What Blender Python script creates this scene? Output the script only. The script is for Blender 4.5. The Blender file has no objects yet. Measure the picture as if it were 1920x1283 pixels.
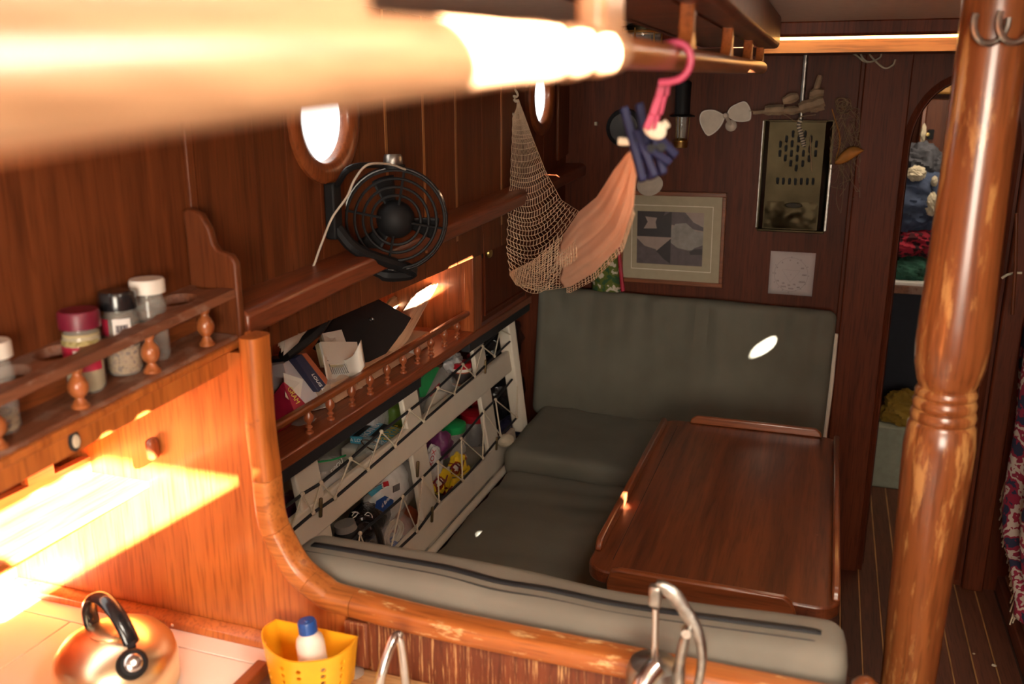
import bpy, bmesh, math, random
from mathutils import Vector as V, Matrix as M, noise
from math import sin, cos, pi, radians as R

random.seed(7)
sc = bpy.context.scene
COL = sc.collection

# ------------------------------------------------------------------ camera
F, CX, CY, H = 1700.0, 960.0, 641.5, 1.6
PSI, PIT = R(19.1), R(15.3)
FWD = V((-sin(PSI)*cos(PIT), cos(PSI)*cos(PIT), -sin(PIT)))
RGT = V((cos(PSI), sin(PSI), 0))
UPV = RGT.cross(FWD)
EYE = V((0, 0, H))
cam = bpy.data.cameras.new('camera')
cam.sensor_width = 36
cam.lens = 36*F/1920
cam.clip_start = 0.02
cam.dof.use_dof = True
cam.dof.focus_distance = 2.15
cam.dof.aperture_fstop = 4.0
camo = bpy.data.objects.new('camera', cam)
COL.objects.link(camo)
camo.location = EYE
camo.rotation_euler = M((RGT, UPV, -FWD)).transposed().to_euler()
sc.camera = camo

# ------------------------------------------------------------------ sky, sun, daylight in the openings, added forward cabin fill, exposure
w = bpy.data.worlds.new('world')
sc.world = w
w.use_nodes = True
w.node_tree.nodes['Background'].inputs[0].default_value = (1.0, 0.95, 0.88, 1)
w.node_tree.nodes['Background'].inputs[1].default_value = 3.0
SUN = V((-0.77, 0.343, -0.486)).normalized()


def lamp(name, kind, loc, direction, energy, col, size=None, size_y=None, spread=None):
    l = bpy.data.lights.new(name, kind)
    l.energy = energy
    l.color = col
    if kind == 'AREA':
        l.shape = 'RECTANGLE'
        l.size = size
        l.size_y = size_y
        if spread:
            l.spread = spread
    o = bpy.data.objects.new(name, l)
    COL.objects.link(o)
    o.location = loc
    o.rotation_euler = V(direction).to_track_quat('-Z', 'Y').to_euler()
    return o


s = lamp('sun', 'SUN', (3, -1.5, 3), SUN, 230, (1.0, 0.92, 0.82))
s.data.angle = R(0.6)
lamp('companionway_daylight', 'AREA', (0.25, -1.02, 1.45), (-0.25, 1, -0.25), 32, (1.0, 0.86, 0.68), 0.75, 0.7)
lamp('galley_hatch_daylight', 'AREA', (0.22, 0.40, 1.78), (0, 0, -1), 10, (1.0, 0.88, 0.72), 0.3, 0.26)
lamp('skylight_daylight', 'AREA', (0.05, 1.71, 1.78), (0, 0, -1), 1.2, (1.0, 0.9, 0.75), 0.06, 0.2)
lamp('forward_cabin_fill', 'AREA', (0.45, 3.75, 1.78), (0, 0.2, -1), 4, (1.0, 0.82, 0.6), 0.4, 0.4)  # added fill under the closed forward ceiling, no hatch is built there
sc.view_settings.view_transform = 'Standard'
sc.view_settings.look = 'None'
sc.view_settings.gamma = 1
sc.view_settings.use_curve_mapping = False
sc.view_settings.exposure = 0.38
sc.cycles.use_denoising = True
sc.cycles.max_bounces = 10
sc.cycles.transparent_max_bounces = 24
sc.cycles.caustics_reflective = False
sc.cycles.caustics_refractive = False
sc.cycles.sample_clamp_indirect = 8


# ------------------------------------------------------------------ measuring helpers
def at(x, y, X=None, Y=None, Z=None):
    d = FWD*F + RGT*(x-CX) + UPV*(CY-y)
    t = (X-EYE.x)/d.x if X is not None else (Y-EYE.y)/d.y if Y is not None else (Z-EYE.z)/d.z
    return EYE + d*t


def pl(x, y, P, N):
    d = FWD*F + RGT*(x-CX) + UPV*(CY-y)
    N = V(N)
    return EYE + d*((V(P)-EYE).dot(N)/d.dot(N))


def rackX(z):
    return -0.93 - 0.15*(z-0.45)


def onR(x, y, off=0.0):
    return pl(x, y, (rackX(0.45)+off, 0, 0.45), (1, 0, 0.15))


def uX(Y):
    return -0.888 + 0.010*(Y-1.1)


def gX(Y):
    return -0.890 + 0.1*(Y-1.1)


def fX(Y):          # front edge of the spice rack
    return -0.81 + 0.1*(Y-1.1)


# ------------------------------------------------------------------ materials
MATS = {}


def nodes(name):
    m = bpy.data.materials.new(name)
    m.use_nodes = True
    nt = m.node_tree
    b = nt.nodes['Principled BSDF']
    MATS[name] = m
    return m, nt, b


def plain(name, col, rough=0.5, metal=0.0, var=0.12, scale=40, bump=0.0, coat=0.0, spec=0.5):
    m, nt, b = nodes(name)
    n = nt.nodes.new('ShaderNodeTexNoise')
    n.inputs['Scale'].default_value = scale
    n.inputs['Detail'].default_value = 4
    tc = nt.nodes.new('ShaderNodeTexCoord')
    nt.links.new(tc.outputs['Object'], n.inputs['Vector'])
    r = nt.nodes.new('ShaderNodeValToRGB')
    r.color_ramp.elements[0].position = 0.3
    r.color_ramp.elements[1].position = 0.7
    r.color_ramp.elements[0].color = [c*(1-var) for c in col] + [1]
    r.color_ramp.elements[1].color = [min(1, c*(1+var)) for c in col] + [1]
    nt.links.new(n.outputs['Fac'], r.inputs[0])
    nt.links.new(r.outputs[0], b.inputs['Base Color'])
    b.inputs['Roughness'].default_value = rough
    b.inputs['Metallic'].default_value = metal
    b.inputs['Coat Weight'].default_value = coat
    b.inputs['Specular IOR Level'].default_value = spec
    if bump:
        bp = nt.nodes.new('ShaderNodeBump')
        bp.inputs['Strength'].default_value = bump
        bp.inputs['Distance'].default_value = 0.002
        nt.links.new(n.outputs['Fac'], bp.inputs['Height'])
        nt.links.new(bp.outputs[0], b.inputs['Normal'])
    return m


def wood(name, dark, light, axis='z', rough=0.38, scale=1.0, coat=0.25, wear=None, wear_amt=0.62, wear_scale=(6, 6, 6), tone=0.15, spec=0.5):
    m, nt, b = nodes(name)
    L = nt.links.new
    tc = nt.nodes.new('ShaderNodeTexCoord')
    mp = nt.nodes.new('ShaderNodeMapping')
    st = {'x': (1.2, 22, 22), 'y': (22, 1.2, 22), 'z': (22, 22, 1.2)}[axis]
    mp.inputs['Scale'].default_value = [q*scale for q in st]
    L(tc.outputs['Object'], mp.inputs[0])
    n1 = nt.nodes.new('ShaderNodeTexNoise')
    n1.inputs['Scale'].default_value = 1.6
    n1.inputs['Detail'].default_value = 5
    n1.inputs['Distortion'].default_value = 0.6
    L(mp.outputs[0], n1.inputs['Vector'])
    r1 = nt.nodes.new('ShaderNodeValToRGB')
    r1.color_ramp.elements[0].position = 0.32
    r1.color_ramp.elements[1].position = 0.68
    r1.color_ramp.elements[0].color = list(dark) + [1]
    r1.color_ramp.elements[1].color = list(light) + [1]
    L(n1.outputs['Fac'], r1.inputs[0])
    n2 = nt.nodes.new('ShaderNodeTexNoise')
    n2.inputs['Scale'].default_value = 9
    n2.inputs['Detail'].default_value = 2
    L(mp.outputs[0], n2.inputs['Vector'])
    r2 = nt.nodes.new('ShaderNodeValToRGB')
    r2.color_ramp.elements[0].position = 0.35
    r2.color_ramp.elements[1].position = 0.5
    r2.color_ramp.elements[0].color = (0.62, 0.58, 0.55, 1)
    r2.color_ramp.elements[1].color = (1, 1, 1, 1)
    L(n2.outputs['Fac'], r2.inputs[0])
    mx = nt.nodes.new('ShaderNodeMix')
    mx.data_type = 'RGBA'
    mx.blend_type = 'MULTIPLY'
    mx.inputs[0].default_value = 0.8
    L(r1.outputs[0], mx.inputs[6])
    L(r2.outputs[0], mx.inputs[7])
    oi = nt.nodes.new('ShaderNodeObjectInfo')
    hs = nt.nodes.new('ShaderNodeHueSaturation')
    mr = nt.nodes.new('ShaderNodeMapRange')
    mr.inputs[3].default_value = 1-tone
    mr.inputs[4].default_value = 1+tone
    L(oi.outputs['Random'], mr.inputs[0])
    L(mr.outputs[0], hs.inputs['Value'])
    L(mx.outputs[2], hs.inputs['Color'])
    out = hs.outputs[0]
    if wear:
        m2 = nt.nodes.new('ShaderNodeMapping')
        m2.inputs['Scale'].default_value = wear_scale
        L(tc.outputs['Object'], m2.inputs[0])
        n3 = nt.nodes.new('ShaderNodeTexNoise')
        n3.inputs['Scale'].default_value = 1
        n3.inputs['Detail'].default_value = 7
        n3.inputs['Roughness'].default_value = 0.65
        L(m2.outputs[0], n3.inputs['Vector'])
        r3 = nt.nodes.new('ShaderNodeValToRGB')
        r3.color_ramp.elements[0].position = wear_amt
        r3.color_ramp.elements[1].position = wear_amt+0.07
        L(n3.outputs['Fac'], r3.inputs[0])
        m3 = nt.nodes.new('ShaderNodeMix')
        m3.data_type = 'RGBA'
        L(r3.outputs[0], m3.inputs[0])
        L(out, m3.inputs[6])
        m3.inputs[7].default_value = list(wear) + [1]
        out = m3.outputs[2]
    L(out, b.inputs['Base Color'])
    bp = nt.nodes.new('ShaderNodeBump')
    bp.inputs['Strength'].default_value = 0.12
    bp.inputs['Distance'].default_value = 0.001
    L(n2.outputs['Fac'], bp.inputs['Height'])
    L(bp.outputs[0], b.inputs['Normal'])
    b.inputs['Roughness'].default_value = rough
    b.inputs['Specular IOR Level'].default_value = spec
    b.inputs['Coat Weight'].default_value = coat
    b.inputs['Coat Roughness'].default_value = 0.18
    return m


def fabric(name, col, col2, scale=60, rough=0.95, bump=0.35):
    m, nt, b = nodes(name)
    L = nt.links.new
    tc = nt.nodes.new('ShaderNodeTexCoord')
    n = nt.nodes.new('ShaderNodeTexNoise')
    n.inputs['Scale'].default_value = 5
    n.inputs['Detail'].default_value = 6
    L(tc.outputs['Object'], n.inputs['Vector'])
    r = nt.nodes.new('ShaderNodeValToRGB')
    r.color_ramp.elements[0].position = 0.3
    r.color_ramp.elements[1].position = 0.7
    r.color_ramp.elements[0].color = list(col) + [1]
    r.color_ramp.elements[1].color = list(col2) + [1]
    L(n.outputs['Fac'], r.inputs[0])
    L(r.outputs[0], b.inputs['Base Color'])
    n2 = nt.nodes.new('ShaderNodeTexNoise')
    n2.inputs['Scale'].default_value = scale*8
    n2.inputs['Detail'].default_value = 2
    L(tc.outputs['Object'], n2.inputs['Vector'])
    bp = nt.nodes.new('ShaderNodeBump')
    bp.inputs['Strength'].default_value = bump
    bp.inputs['Distance'].default_value = 0.001
    L(n2.outputs['Fac'], bp.inputs['Height'])
    L(bp.outputs[0], b.inputs['Normal'])
    b.inputs['Roughness'].default_value = rough
    b.inputs['Specular IOR Level'].default_value = 0.15
    return m


def film(name, col, alpha, rough=0.12, scale=30, bump=0.8):
    """clear plastic or thin glass: part see-through, part glossy"""
    m, nt, b = nodes(name)
    L = nt.links.new
    b.inputs['Base Color'].default_value = list(col) + [1]
    b.inputs['Roughness'].default_value = rough
    b.inputs['Alpha'].default_value = alpha
    b.inputs['Specular IOR Level'].default_value = 0.8
    if bump:
        tc = nt.nodes.new('ShaderNodeTexCoord')
        n = nt.nodes.new('ShaderNodeTexNoise')
        n.inputs['Scale'].default_value = scale
        n.inputs['Detail'].default_value = 3
        L(tc.outputs['Object'], n.inputs['Vector'])
        bp = nt.nodes.new('ShaderNodeBump')
        bp.inputs['Strength'].default_value = bump
        bp.inputs['Distance'].default_value = 0.01
        L(n.outputs['Fac'], bp.inputs['Height'])
        L(bp.outputs[0], b.inputs['Normal'])
    return m


def blotch(name, cols, scale=25, rough=0.8, stretch=(1, 1, 1), steps='CONSTANT'):
    m, nt, b = nodes(name)
    L = nt.links.new
    tc = nt.nodes.new('ShaderNodeTexCoord')
    mp = nt.nodes.new('ShaderNodeMapping')
    mp.inputs['Scale'].default_value = stretch
    L(tc.outputs['Object'], mp.inputs[0])
    n = nt.nodes.new('ShaderNodeTexNoise')
    n.inputs['Scale'].default_value = scale
    n.inputs['Detail'].default_value = 3
    L(mp.outputs[0], n.inputs['Vector'])
    r = nt.nodes.new('ShaderNodeValToRGB')
    r.color_ramp.interpolation = steps
    el = r.color_ramp.elements
    k = len(cols)
    while len(el) < k:
        el.new(0.5)
    for i, c in enumerate(cols):
        el[i].position = 0.3 + 0.4*i/max(1, k-1) if i else 0.0
        el[i].color = list(c) + [1]
    L(n.outputs['Fac'], r.inputs[0])
    L(r.outputs[0], b.inputs['Base Color'])
    b.inputs['Roughness'].default_value = rough
    return m


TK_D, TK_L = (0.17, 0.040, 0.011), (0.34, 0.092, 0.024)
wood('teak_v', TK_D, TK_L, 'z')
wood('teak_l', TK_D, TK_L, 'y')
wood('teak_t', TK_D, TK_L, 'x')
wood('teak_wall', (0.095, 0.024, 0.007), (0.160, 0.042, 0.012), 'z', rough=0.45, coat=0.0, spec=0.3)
wood('spline', (0.35, 0.15, 0.05), (0.5, 0.22, 0.07), 'z')
wood('part_wood', (0.40, 0.10, 0.020), (0.56, 0.165, 0.034), 'z', rough=0.36)
wood('part_wood_l', (0.40, 0.10, 0.022), (0.56, 0.165, 0.038), 'y', rough=0.36)
wood('frame_a', (0.33, 0.085, 0.015), (0.50, 0.15, 0.028), 'z', wear=(0.16, 0.05, 0.02), wear_amt=0.66, wear_scale=(14, 14, 14))
wood('frame_b', (0.38, 0.11, 0.02), (0.55, 0.19, 0.045), 'x', wear=(0.20, 0.07, 0.03), wear_amt=0.64, wear_scale=(16, 16, 16))
wood('cap_wood', (0.33, 0.085, 0.015), (0.52, 0.16, 0.032), 'x', wear=(0.75, 0.46, 0.2), wear_amt=0.575, wear_scale=(14, 55, 55))
wood('scraped', (0.14, 0.03, 0.010), (0.22, 0.05, 0.014), 'z', rough=0.55, coat=0, wear=(0.58, 0.32, 0.13), wear_amt=0.56, wear_scale=(420, 420, 13))
wood('bare', (0.50, 0.27, 0.10), (0.68, 0.42, 0.19), 'x', rough=0.6, coat=0, wear=(0.25, 0.09, 0.04), wear_amt=0.6, wear_scale=(12, 40, 40))
wood('mahogany_v', (0.080, 0.017, 0.006), (0.130, 0.028, 0.009), 'z', rough=0.5, coat=0.0, spec=0.2)
wood('mahogany_t', (0.09, 0.024, 0.010), (0.15, 0.040, 0.016), 'x', rough=0.5, coat=0.1)
wood('beam_wood', (0.15, 0.036, 0.013), (0.25, 0.06, 0.02), 'y')
wood('table_wood', (0.085, 0.020, 0.008), (0.20, 0.052, 0.017), 'y', rough=0.36, coat=0.35, wear=(0.42, 0.22, 0.13), wear_amt=0.70, wear_scale=(22, 18, 18))
wood('table_edge', (0.13, 0.034, 0.012), (0.23, 0.065, 0.022), 'y', rough=0.3, coat=0.4)
wood('table_edge_t', (0.14, 0.036, 0.012), (0.25, 0.072, 0.022), 'x', rough=0.3, coat=0.4)
wood('post_wood', (0.145, 0.041, 0.012), (0.225, 0.070, 0.019), 'z', rough=0.30, coat=0.5, wear=(0.42, 0.20, 0.065), wear_amt=0.54, wear_scale=(26, 26, 5))
wood('floor_wood', (0.10, 0.032, 0.017), (0.165, 0.052, 0.026), 'y', rough=0.55, coat=0.05)
wood('holly', (0.45, 0.22, 0.07), (0.58, 0.30, 0.10), 'y', rough=0.5, coat=0)
wood('rail_sunlit', (0.36, 0.17, 0.08), (0.58, 0.32, 0.17), 'y', rough=0.4)  # rail wood paled, sunlight of the near stretch put into the colour
wood('rail_shaded', (0.22, 0.06, 0.015), (0.36, 0.11, 0.03), 'y', rough=0.35)  # darker copy of the rail wood, standing for the stretch in shade
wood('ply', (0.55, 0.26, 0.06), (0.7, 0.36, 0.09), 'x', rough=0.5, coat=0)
wood('dusty', (0.16, 0.055, 0.026), (0.25, 0.085, 0.035), 'y', rough=0.6, coat=0, wear=(0.24, 0.13, 0.09), wear_amt=0.5, wear_scale=(14, 10, 14))
wood('baluster', (0.30, 0.085, 0.025), (0.46, 0.14, 0.04), 'z', rough=0.3, coat=0.4)
wood('baluster_dark', (0.24, 0.062, 0.022), (0.36, 0.1, 0.035), 'z', rough=0.28, coat=0.5)
plain('deckhead', (0.72, 0.58, 0.48), 0.7, var=0.05)
plain('cream_paint', (0.70, 0.64, 0.53), 0.45, var=0.05, scale=12)
plain('black_line', (0.010, 0.011, 0.014), 0.6)
plain('black_plastic', (0.008, 0.008, 0.009), 0.6, spec=0.25)
plain('black_gloss', (0.012, 0.012, 0.014), 0.22, coat=0.3)
plain('hull_dark', (0.045, 0.022, 0.014), 0.7)
plain('navy_dark', (0.010, 0.012, 0.022), 0.7)
plain('string', (0.66, 0.58, 0.44), 0.9, scale=300, bump=0.4)
plain('bronze', (0.17, 0.12, 0.06), 0.5, 0.8)
plain('brass', (0.70, 0.50, 0.18), 0.28, 1.0, var=0.2, scale=20)
plain('brass_old', (0.040, 0.031, 0.017), 0.42, 1.0, var=0.25, scale=14, bump=0.15)
plain('steel', (0.62, 0.60, 0.57), 0.25, 1.0, var=0.15, scale=25)
plain('steel_worn', (0.34, 0.32, 0.29), 0.38, 1.0, var=0.3, scale=70, bump=0.3)
plain('thermos_steel', (0.66, 0.63, 0.58), 0.38, 0.7, var=0.1, scale=10)
plain('kettle_metal', (0.95, 0.80, 0.50), 0.30, 1.0, var=0.06, scale=8)
plain('laminate', (0.86, 0.78, 0.68), 0.35, var=0.04, scale=6)
plain('seam', (0.14, 0.06, 0.03), 0.7)
plain('yellow_plastic', (0.90, 0.42, 0.015), 0.35, var=0.05)
plain('blue_plastic', (0.012, 0.07, 0.30), 0.35)
plain('frosted', (0.82, 0.72, 0.62), 0.4, var=0.04)
plain('white_plastic', (0.82, 0.78, 0.70), 0.4, var=0.04)
plain('burgundy', (0.17, 0.010, 0.030), 0.4)
plain('label_red', (0.42, 0.015, 0.05), 0.5)
plain('label_white', (0.80, 0.76, 0.72), 0.6)
plain('label_dark', (0.03, 0.02, 0.02), 0.6)
plain('red_plastic', (0.50, 0.015, 0.03), 0.35)
plain('green_plastic', (0.015, 0.32, 0.09), 0.35)
plain('paper', (0.74, 0.69, 0.62), 0.85, var=0.05, scale=8)
plain('paper_lit', (0.80, 0.66, 0.50), 0.8, var=0.05, scale=8)
plain('manila', (0.68, 0.42, 0.26), 0.8, var=0.06, scale=10)
plain('old_book', (0.45, 0.37, 0.22), 0.85, var=0.1)
plain('ink', (0.05, 0.04, 0.05), 0.8)
plain('lavender_paper', (0.70, 0.63, 0.64), 0.8, var=0.04, scale=8)
plain('orange_cover', (0.42, 0.11, 0.05), 0.5)
plain('purple_film', (0.16, 0.03, 0.12), 0.3, var=0.3, scale=30)
plain('navy', (0.018, 0.020, 0.06), 0.5)
plain('sky_cover', (0.06, 0.36, 0.55), 0.4, var=0.05)
plain('gold_print', (0.75, 0.55, 0.05), 0.5)
plain('white_print', (0.85, 0.85, 0.82), 0.6)
plain('pink', (0.40, 0.045, 0.10), 0.45)
plain('peg_blue', (0.006, 0.007, 0.042), 0.55, spec=0.25)
plain('fan_white', (0.55, 0.48, 0.39), 0.6, var=0.1)
plain('mat_board', (0.38, 0.33, 0.23), 0.9, var=0.05)
plain('mat_line', (0.75, 0.70, 0.58), 0.8)
plain('sheet_paper', (0.52, 0.46, 0.45), 0.9, var=0.04, scale=10)
plain('pencil', (0.13, 0.09, 0.09), 0.9)
wood('frame_wood', (0.18, 0.055, 0.018), (0.28, 0.085, 0.028), 'x', rough=0.35)
plain('driftwood', (0.30, 0.21, 0.13), 0.9, var=0.35, scale=35, bump=0.5)
plain('leaf_ochre', (0.42, 0.18, 0.03), 0.7, var=0.35, scale=25)
plain('straw', (0.30, 0.20, 0.11), 0.9)
plain('shell_dark', (0.10, 0.09, 0.075), 0.6, var=0.5, scale=120)
plain('wire_cream', (0.50, 0.44, 0.32), 0.6)
plain('pale_green', (0.30, 0.31, 0.23), 0.8, var=0.08)
plain('mustard', (0.26, 0.15, 0.015), 0.9, var=0.3, scale=18)
plain('denim', (0.055, 0.075, 0.135), 0.95, var=0.4, scale=22, bump=0.5)
plain('slate_cloth', (0.075, 0.075, 0.09), 0.95, var=0.3)
plain('fleece', (0.60, 0.52, 0.38), 0.95, var=0.15, bump=0.4)
plain('green_cloth', (0.02, 0.085, 0.055), 0.9, var=0.4, scale=25)
plain('white_board', (0.78, 0.75, 0.70), 0.6, var=0.03)
plain('tan_bag', (0.50, 0.40, 0.28), 0.5, var=0.2, scale=30)
plain('snack_yellow', (0.78, 0.52, 0.01), 0.35, var=0.15, scale=30)
plain('rope', (0.62, 0.55, 0.42), 0.9)
plain('rubber', (0.02, 0.02, 0.02), 0.7)
plain('photo_dark', (0.022, 0.016, 0.018), 0.4)
plain('photo_mid', (0.085, 0.065, 0.07), 0.4, var=0.2)
plain('photo_sky', (0.30, 0.23, 0.20), 0.4, var=0.08)
plain('photo_ice', (0.24, 0.22, 0.20), 0.4, var=0.2)
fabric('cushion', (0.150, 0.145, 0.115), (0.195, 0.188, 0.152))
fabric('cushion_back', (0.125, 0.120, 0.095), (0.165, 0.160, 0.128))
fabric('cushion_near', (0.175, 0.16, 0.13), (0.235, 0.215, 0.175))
fabric('hammock_cloth', (0.74, 0.43, 0.28), (0.85, 0.54, 0.37), bump=0.6)
plain('net_string', (0.74, 0.55, 0.37), 0.9)
film('glass_jar', (0.60, 0.60, 0.55), 0.28, 0.06, bump=0)
film('pane_glass', (0.9, 0.95, 1.0), 0.04, 0.03, bump=0)
film('clear_bag', (0.85, 0.83, 0.80), 0.24, 0.14, 28, 1.0)
film('grey_bag', (0.35, 0.34, 0.33), 0.55, 0.16, 28, 1.0)
film('black_bag', (0.012, 0.012, 0.014), 0.97, 0.22, 30, 1.0)
film('white_bag', (0.80, 0.80, 0.80), 0.72, 0.16, 26, 1.0)
blotch('herbs', [(0.28, 0.22, 0.08), (0.42, 0.34, 0.14), (0.16, 0.13, 0.05)], 130)
blotch('pepper', [(0.12, 0.06, 0.03), (0.45, 0.27, 0.11), (0.25, 0.13, 0.06), (0.55, 0.40, 0.2)], 150)
blotch('garlic', [(0.50, 0.40, 0.20), (0.65, 0.55, 0.32)], 120)
blotch('plaid', [(0.06, 0.008, 0.012), (0.34, 0.015, 0.035), (0.03, 0.006, 0.012), (0.40, 0.02, 0.05)], 26, 0.95)
blotch('paisley', [(0.03, 0.09, 0.035), (0.10, 0.13, 0.02), (0.55, 0.5, 0.4), (0.05, 0.12, 0.05)], 34, 0.9)
blotch('tapestry', [(0.02, 0.025, 0.06), (0.02, 0.025, 0.06), (0.26, 0.015, 0.045), (0.55, 0.47, 0.40), (0.26, 0.015, 0.045), (0.48, 0.40, 0.33), (0.20, 0.10, 0.04)], 17, 0.95)
blotch('snack', [(0.80, 0.52, 0.01), (0.82, 0.56, 0.02), (0.84, 0.60, 0.03), (0.30, 0.04, 0.01), (0.82, 0.78, 0.70), (0.80, 0.55, 0.02)], 18, 0.35)
blotch('bread', [(0.62, 0.46, 0.28), (0.78, 0.66, 0.48)], 14, 0.6, steps='LINEAR')
blotch('green_pack', [(0.03, 0.12, 0.03), (0.12, 0.22, 0.03), (0.32, 0.26, 0.10)], 9, 0.4, steps='LINEAR')

# ------------------------------------------------------------------ mesh building
ORG = {}


class MB:
    def __init__(s, T=None):
        s.v, s.f, s.T, s.m, s.mi = [], [], T, [], 0

    def add(s, vs, fs):
        o = len(s.v)
        for p in vs:
            p = V(p)
            s.v.append(s.T @ p if s.T else p)
        for f in fs:
            s.f.append([i+o for i in f])
            s.m.append(s.mi)
        return s

    def box(s, a, b):
        (x0, y0, z0), (x1, y1, z1) = a, b
        return s.add([(x0, y0, z0), (x1, y0, z0), (x1, y1, z0), (x0, y1, z0), (x0, y0, z1), (x1, y0, z1), (x1, y1, z1), (x0, y1, z1)],
                     [(0, 3, 2, 1), (4, 5, 6, 7), (0, 1, 5, 4), (1, 2, 6, 5), (2, 3, 7, 6), (3, 0, 4, 7)])

    def hexa(s, lo, hi):
        """four lower and four upper corners"""
        return s.add(list(lo)+list(hi), [(0, 3, 2, 1), (4, 5, 6, 7), (0, 1, 5, 4), (1, 2, 6, 5), (2, 3, 7, 6), (3, 0, 4, 7)])

    def bar(s, p, q, wd, ht, up=(0, 0, 1)):
        p, q = V(p), V(q)
        d = (q-p).normalized()
        sd = d.cross(V(up)).normalized()*(wd/2)
        u = sd.cross(d).normalized()*(ht/2)
        return s.hexa([p-sd-u, p+sd-u, q+sd-u, q-sd-u], [p-sd+u, p+sd+u, q+sd+u, q-sd+u])

    def tube(s, pts, r, n=8, caps=True, closed=False):
        pts = [V(p) for p in pts]
        k = len(pts)
        rs = r if isinstance(r, (list, tuple)) else [r]*k
        ref = None
        vs = []
        for i in range(k):
            a = pts[(i-1) % k] if (closed or i > 0) else pts[i]
            b = pts[(i+1) % k] if (closed or i < k-1) else pts[i]
            d = (b-a).normalized()
            if ref is None:
                ref = d.orthogonal().normalized()
            ref = (ref - d*ref.dot(d)).normalized()
            bi = d.cross(ref)
            for j in range(n):
                t = 2*pi*j/n
                vs.append(pts[i] + (ref*cos(t)+bi*sin(t))*rs[i])
        fs = []
        for i in range(k if closed else k-1):
            for j in range(n):
                a, b = i*n+j, i*n+(j+1) % n
                c, d = ((i+1) % k)*n+(j+1) % n, ((i+1) % k)*n+j
                fs.append((a, b, c, d))
        if caps and not closed:
            fs.append(tuple(range(n))[::-1])
            fs.append(tuple(range((k-1)*n, k*n)))
        return s.add(vs, fs)

    def lathe(s, o, axis, prof, n=24, caps=True):
        o, ax = V(o), V(axis).normalized()
        e = ax.orthogonal().normalized()
        g = ax.cross(e)
        vs, fs = [], []
        for r, t in prof:
            for j in range(n):
                a = 2*pi*j/n
                vs.append(o + ax*t + (e*cos(a)+g*sin(a))*max(r, 1e-5))
        for i in range(len(prof)-1):
            for j in range(n):
                fs.append((i*n+j, i*n+(j+1) % n, (i+1)*n+(j+1) % n, (i+1)*n+j))
        if caps:
            fs.append(tuple(range(n))[::-1])
            fs.append(tuple(range((len(prof)-1)*n, len(prof)*n)))
        return s.add(vs, fs)

    def prism(s, poly, vec):
        poly = [V(p) for p in poly]
        k = len(poly)
        vec = V(vec)
        fs = [tuple(range(k))[::-1], tuple(range(k, 2*k))]
        fs += [(i, (i+1) % k, k+(i+1) % k, k+i) for i in range(k)]
        return s.add(poly+[p+vec for p in poly], fs)

    def grid(s, fn, nu, nv, cu=False, cv=False):
        vs = [fn(i/(nu if cu else nu-1), j/(nv if cv else nv-1)) for i in range(nu) for j in range(nv)]
        fs = []
        for i in range(nu if cu else nu-1):
            for j in range(nv if cv else nv-1):
                a, b = i, (i+1) % nu
                c, d = j, (j+1) % nv
                fs.append((a*nv+c, b*nv+c, b*nv+d, a*nv+d))
        return s.add(vs, fs)

    def ring(s, c, axis, r, tr, n=40, m=8):
        c, ax = V(c), V(axis).normalized()
        e = ax.orthogonal().normalized()
        g = ax.cross(e)
        return s.tube([c+(e*cos(2*pi*i/n)+g*sin(2*pi*i/n))*r for i in range(n)], tr, m, closed=True)

    def ball(s, c, sx, sy, sz, nu=14, nv=20, fn=None):
        c = V(c)

        def f(u, v):
            a, b = pi*u, 2*pi*v
            d = V((sin(a)*cos(b), sin(a)*sin(b), cos(a)))
            k = fn(d) if fn else 1
            return c + V((d.x*sx, d.y*sy, d.z*sz))*k
        return s.grid(f, nu, nv, cv=True)

    def rbox(s, c, size, r, n=(16, 16, 6), disp=None):
        """cushion: a box with rounded edges, displaced by disp(local, normal)"""
        c, h = V(c), V(size)*0.5
        seen, vs, fs = {}, [], []

        def vert(p):
            k = tuple(round(q, 5) for q in p)
            if k not in seen:
                q = V([max(-h[i]+r, min(h[i]-r, p[i])) for i in range(3)])
                d = V(p)-q
                nn = d.normalized() if d.length > 1e-9 else V((0, 0, 1))
                pos = q + nn*r
                if disp:
                    pos = pos + disp(pos, nn)
                seen[k] = len(vs)
                vs.append(c+pos)
            return seen[k]
        for ax in range(3):
            a, b = (ax+1) % 3, (ax+2) % 3
            for sg in (-1, 1):
                for i in range(n[a]):
                    for j in range(n[b]):
                        q = []
                        for di, dj in ((0, 0), (1, 0), (1, 1), (0, 1)):
                            p = [0, 0, 0]
                            p[ax] = sg*h[ax]
                            # edge-weighted spacing keeps the rounding smooth
                            ta, tb = (i+di)/n[a]*2-1, (j+dj)/n[b]*2-1
                            p[a] = h[a]*sin(ta*pi/2)
                            p[b] = h[b]*sin(tb*pi/2)
                            q.append(vert(p))
                        fs.append(q if sg > 0 else q[::-1])
        return s.add(vs, fs)

    def build(s, name, mat, parent=None, smooth=True, bevel=0.0, loc=None, solid=0, subd=0, seg=2):
        me = bpy.data.meshes.new(name)
        if parent is None:
            if loc is None:
                xs, ys, zs = zip(*s.v)
                loc = V(((min(xs)+max(xs))/2, (min(ys)+max(ys))/2, min(zs)))
            org = V(loc)
        else:
            org = ORG[parent.name]
        me.from_pydata([tuple(p-org) for p in s.v], [], s.f)
        for mm in (mat if isinstance(mat, (list, tuple)) else [mat]):
            me.materials.append(MATS[mm])
        for p, k in zip(me.polygons, s.m):
            p.material_index = k
        b = bmesh.new()
        b.from_mesh(me)
        bmesh.ops.recalc_face_normals(b, faces=b.faces)
        b.to_mesh(me)
        b.free()
        if smooth:
            me.shade_smooth()
            me.set_sharp_from_angle(angle=R(38))
        o = bpy.data.objects.new(name, me)
        COL.objects.link(o)
        if parent is None:
            o.location = org
        else:
            o.parent = parent
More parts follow.
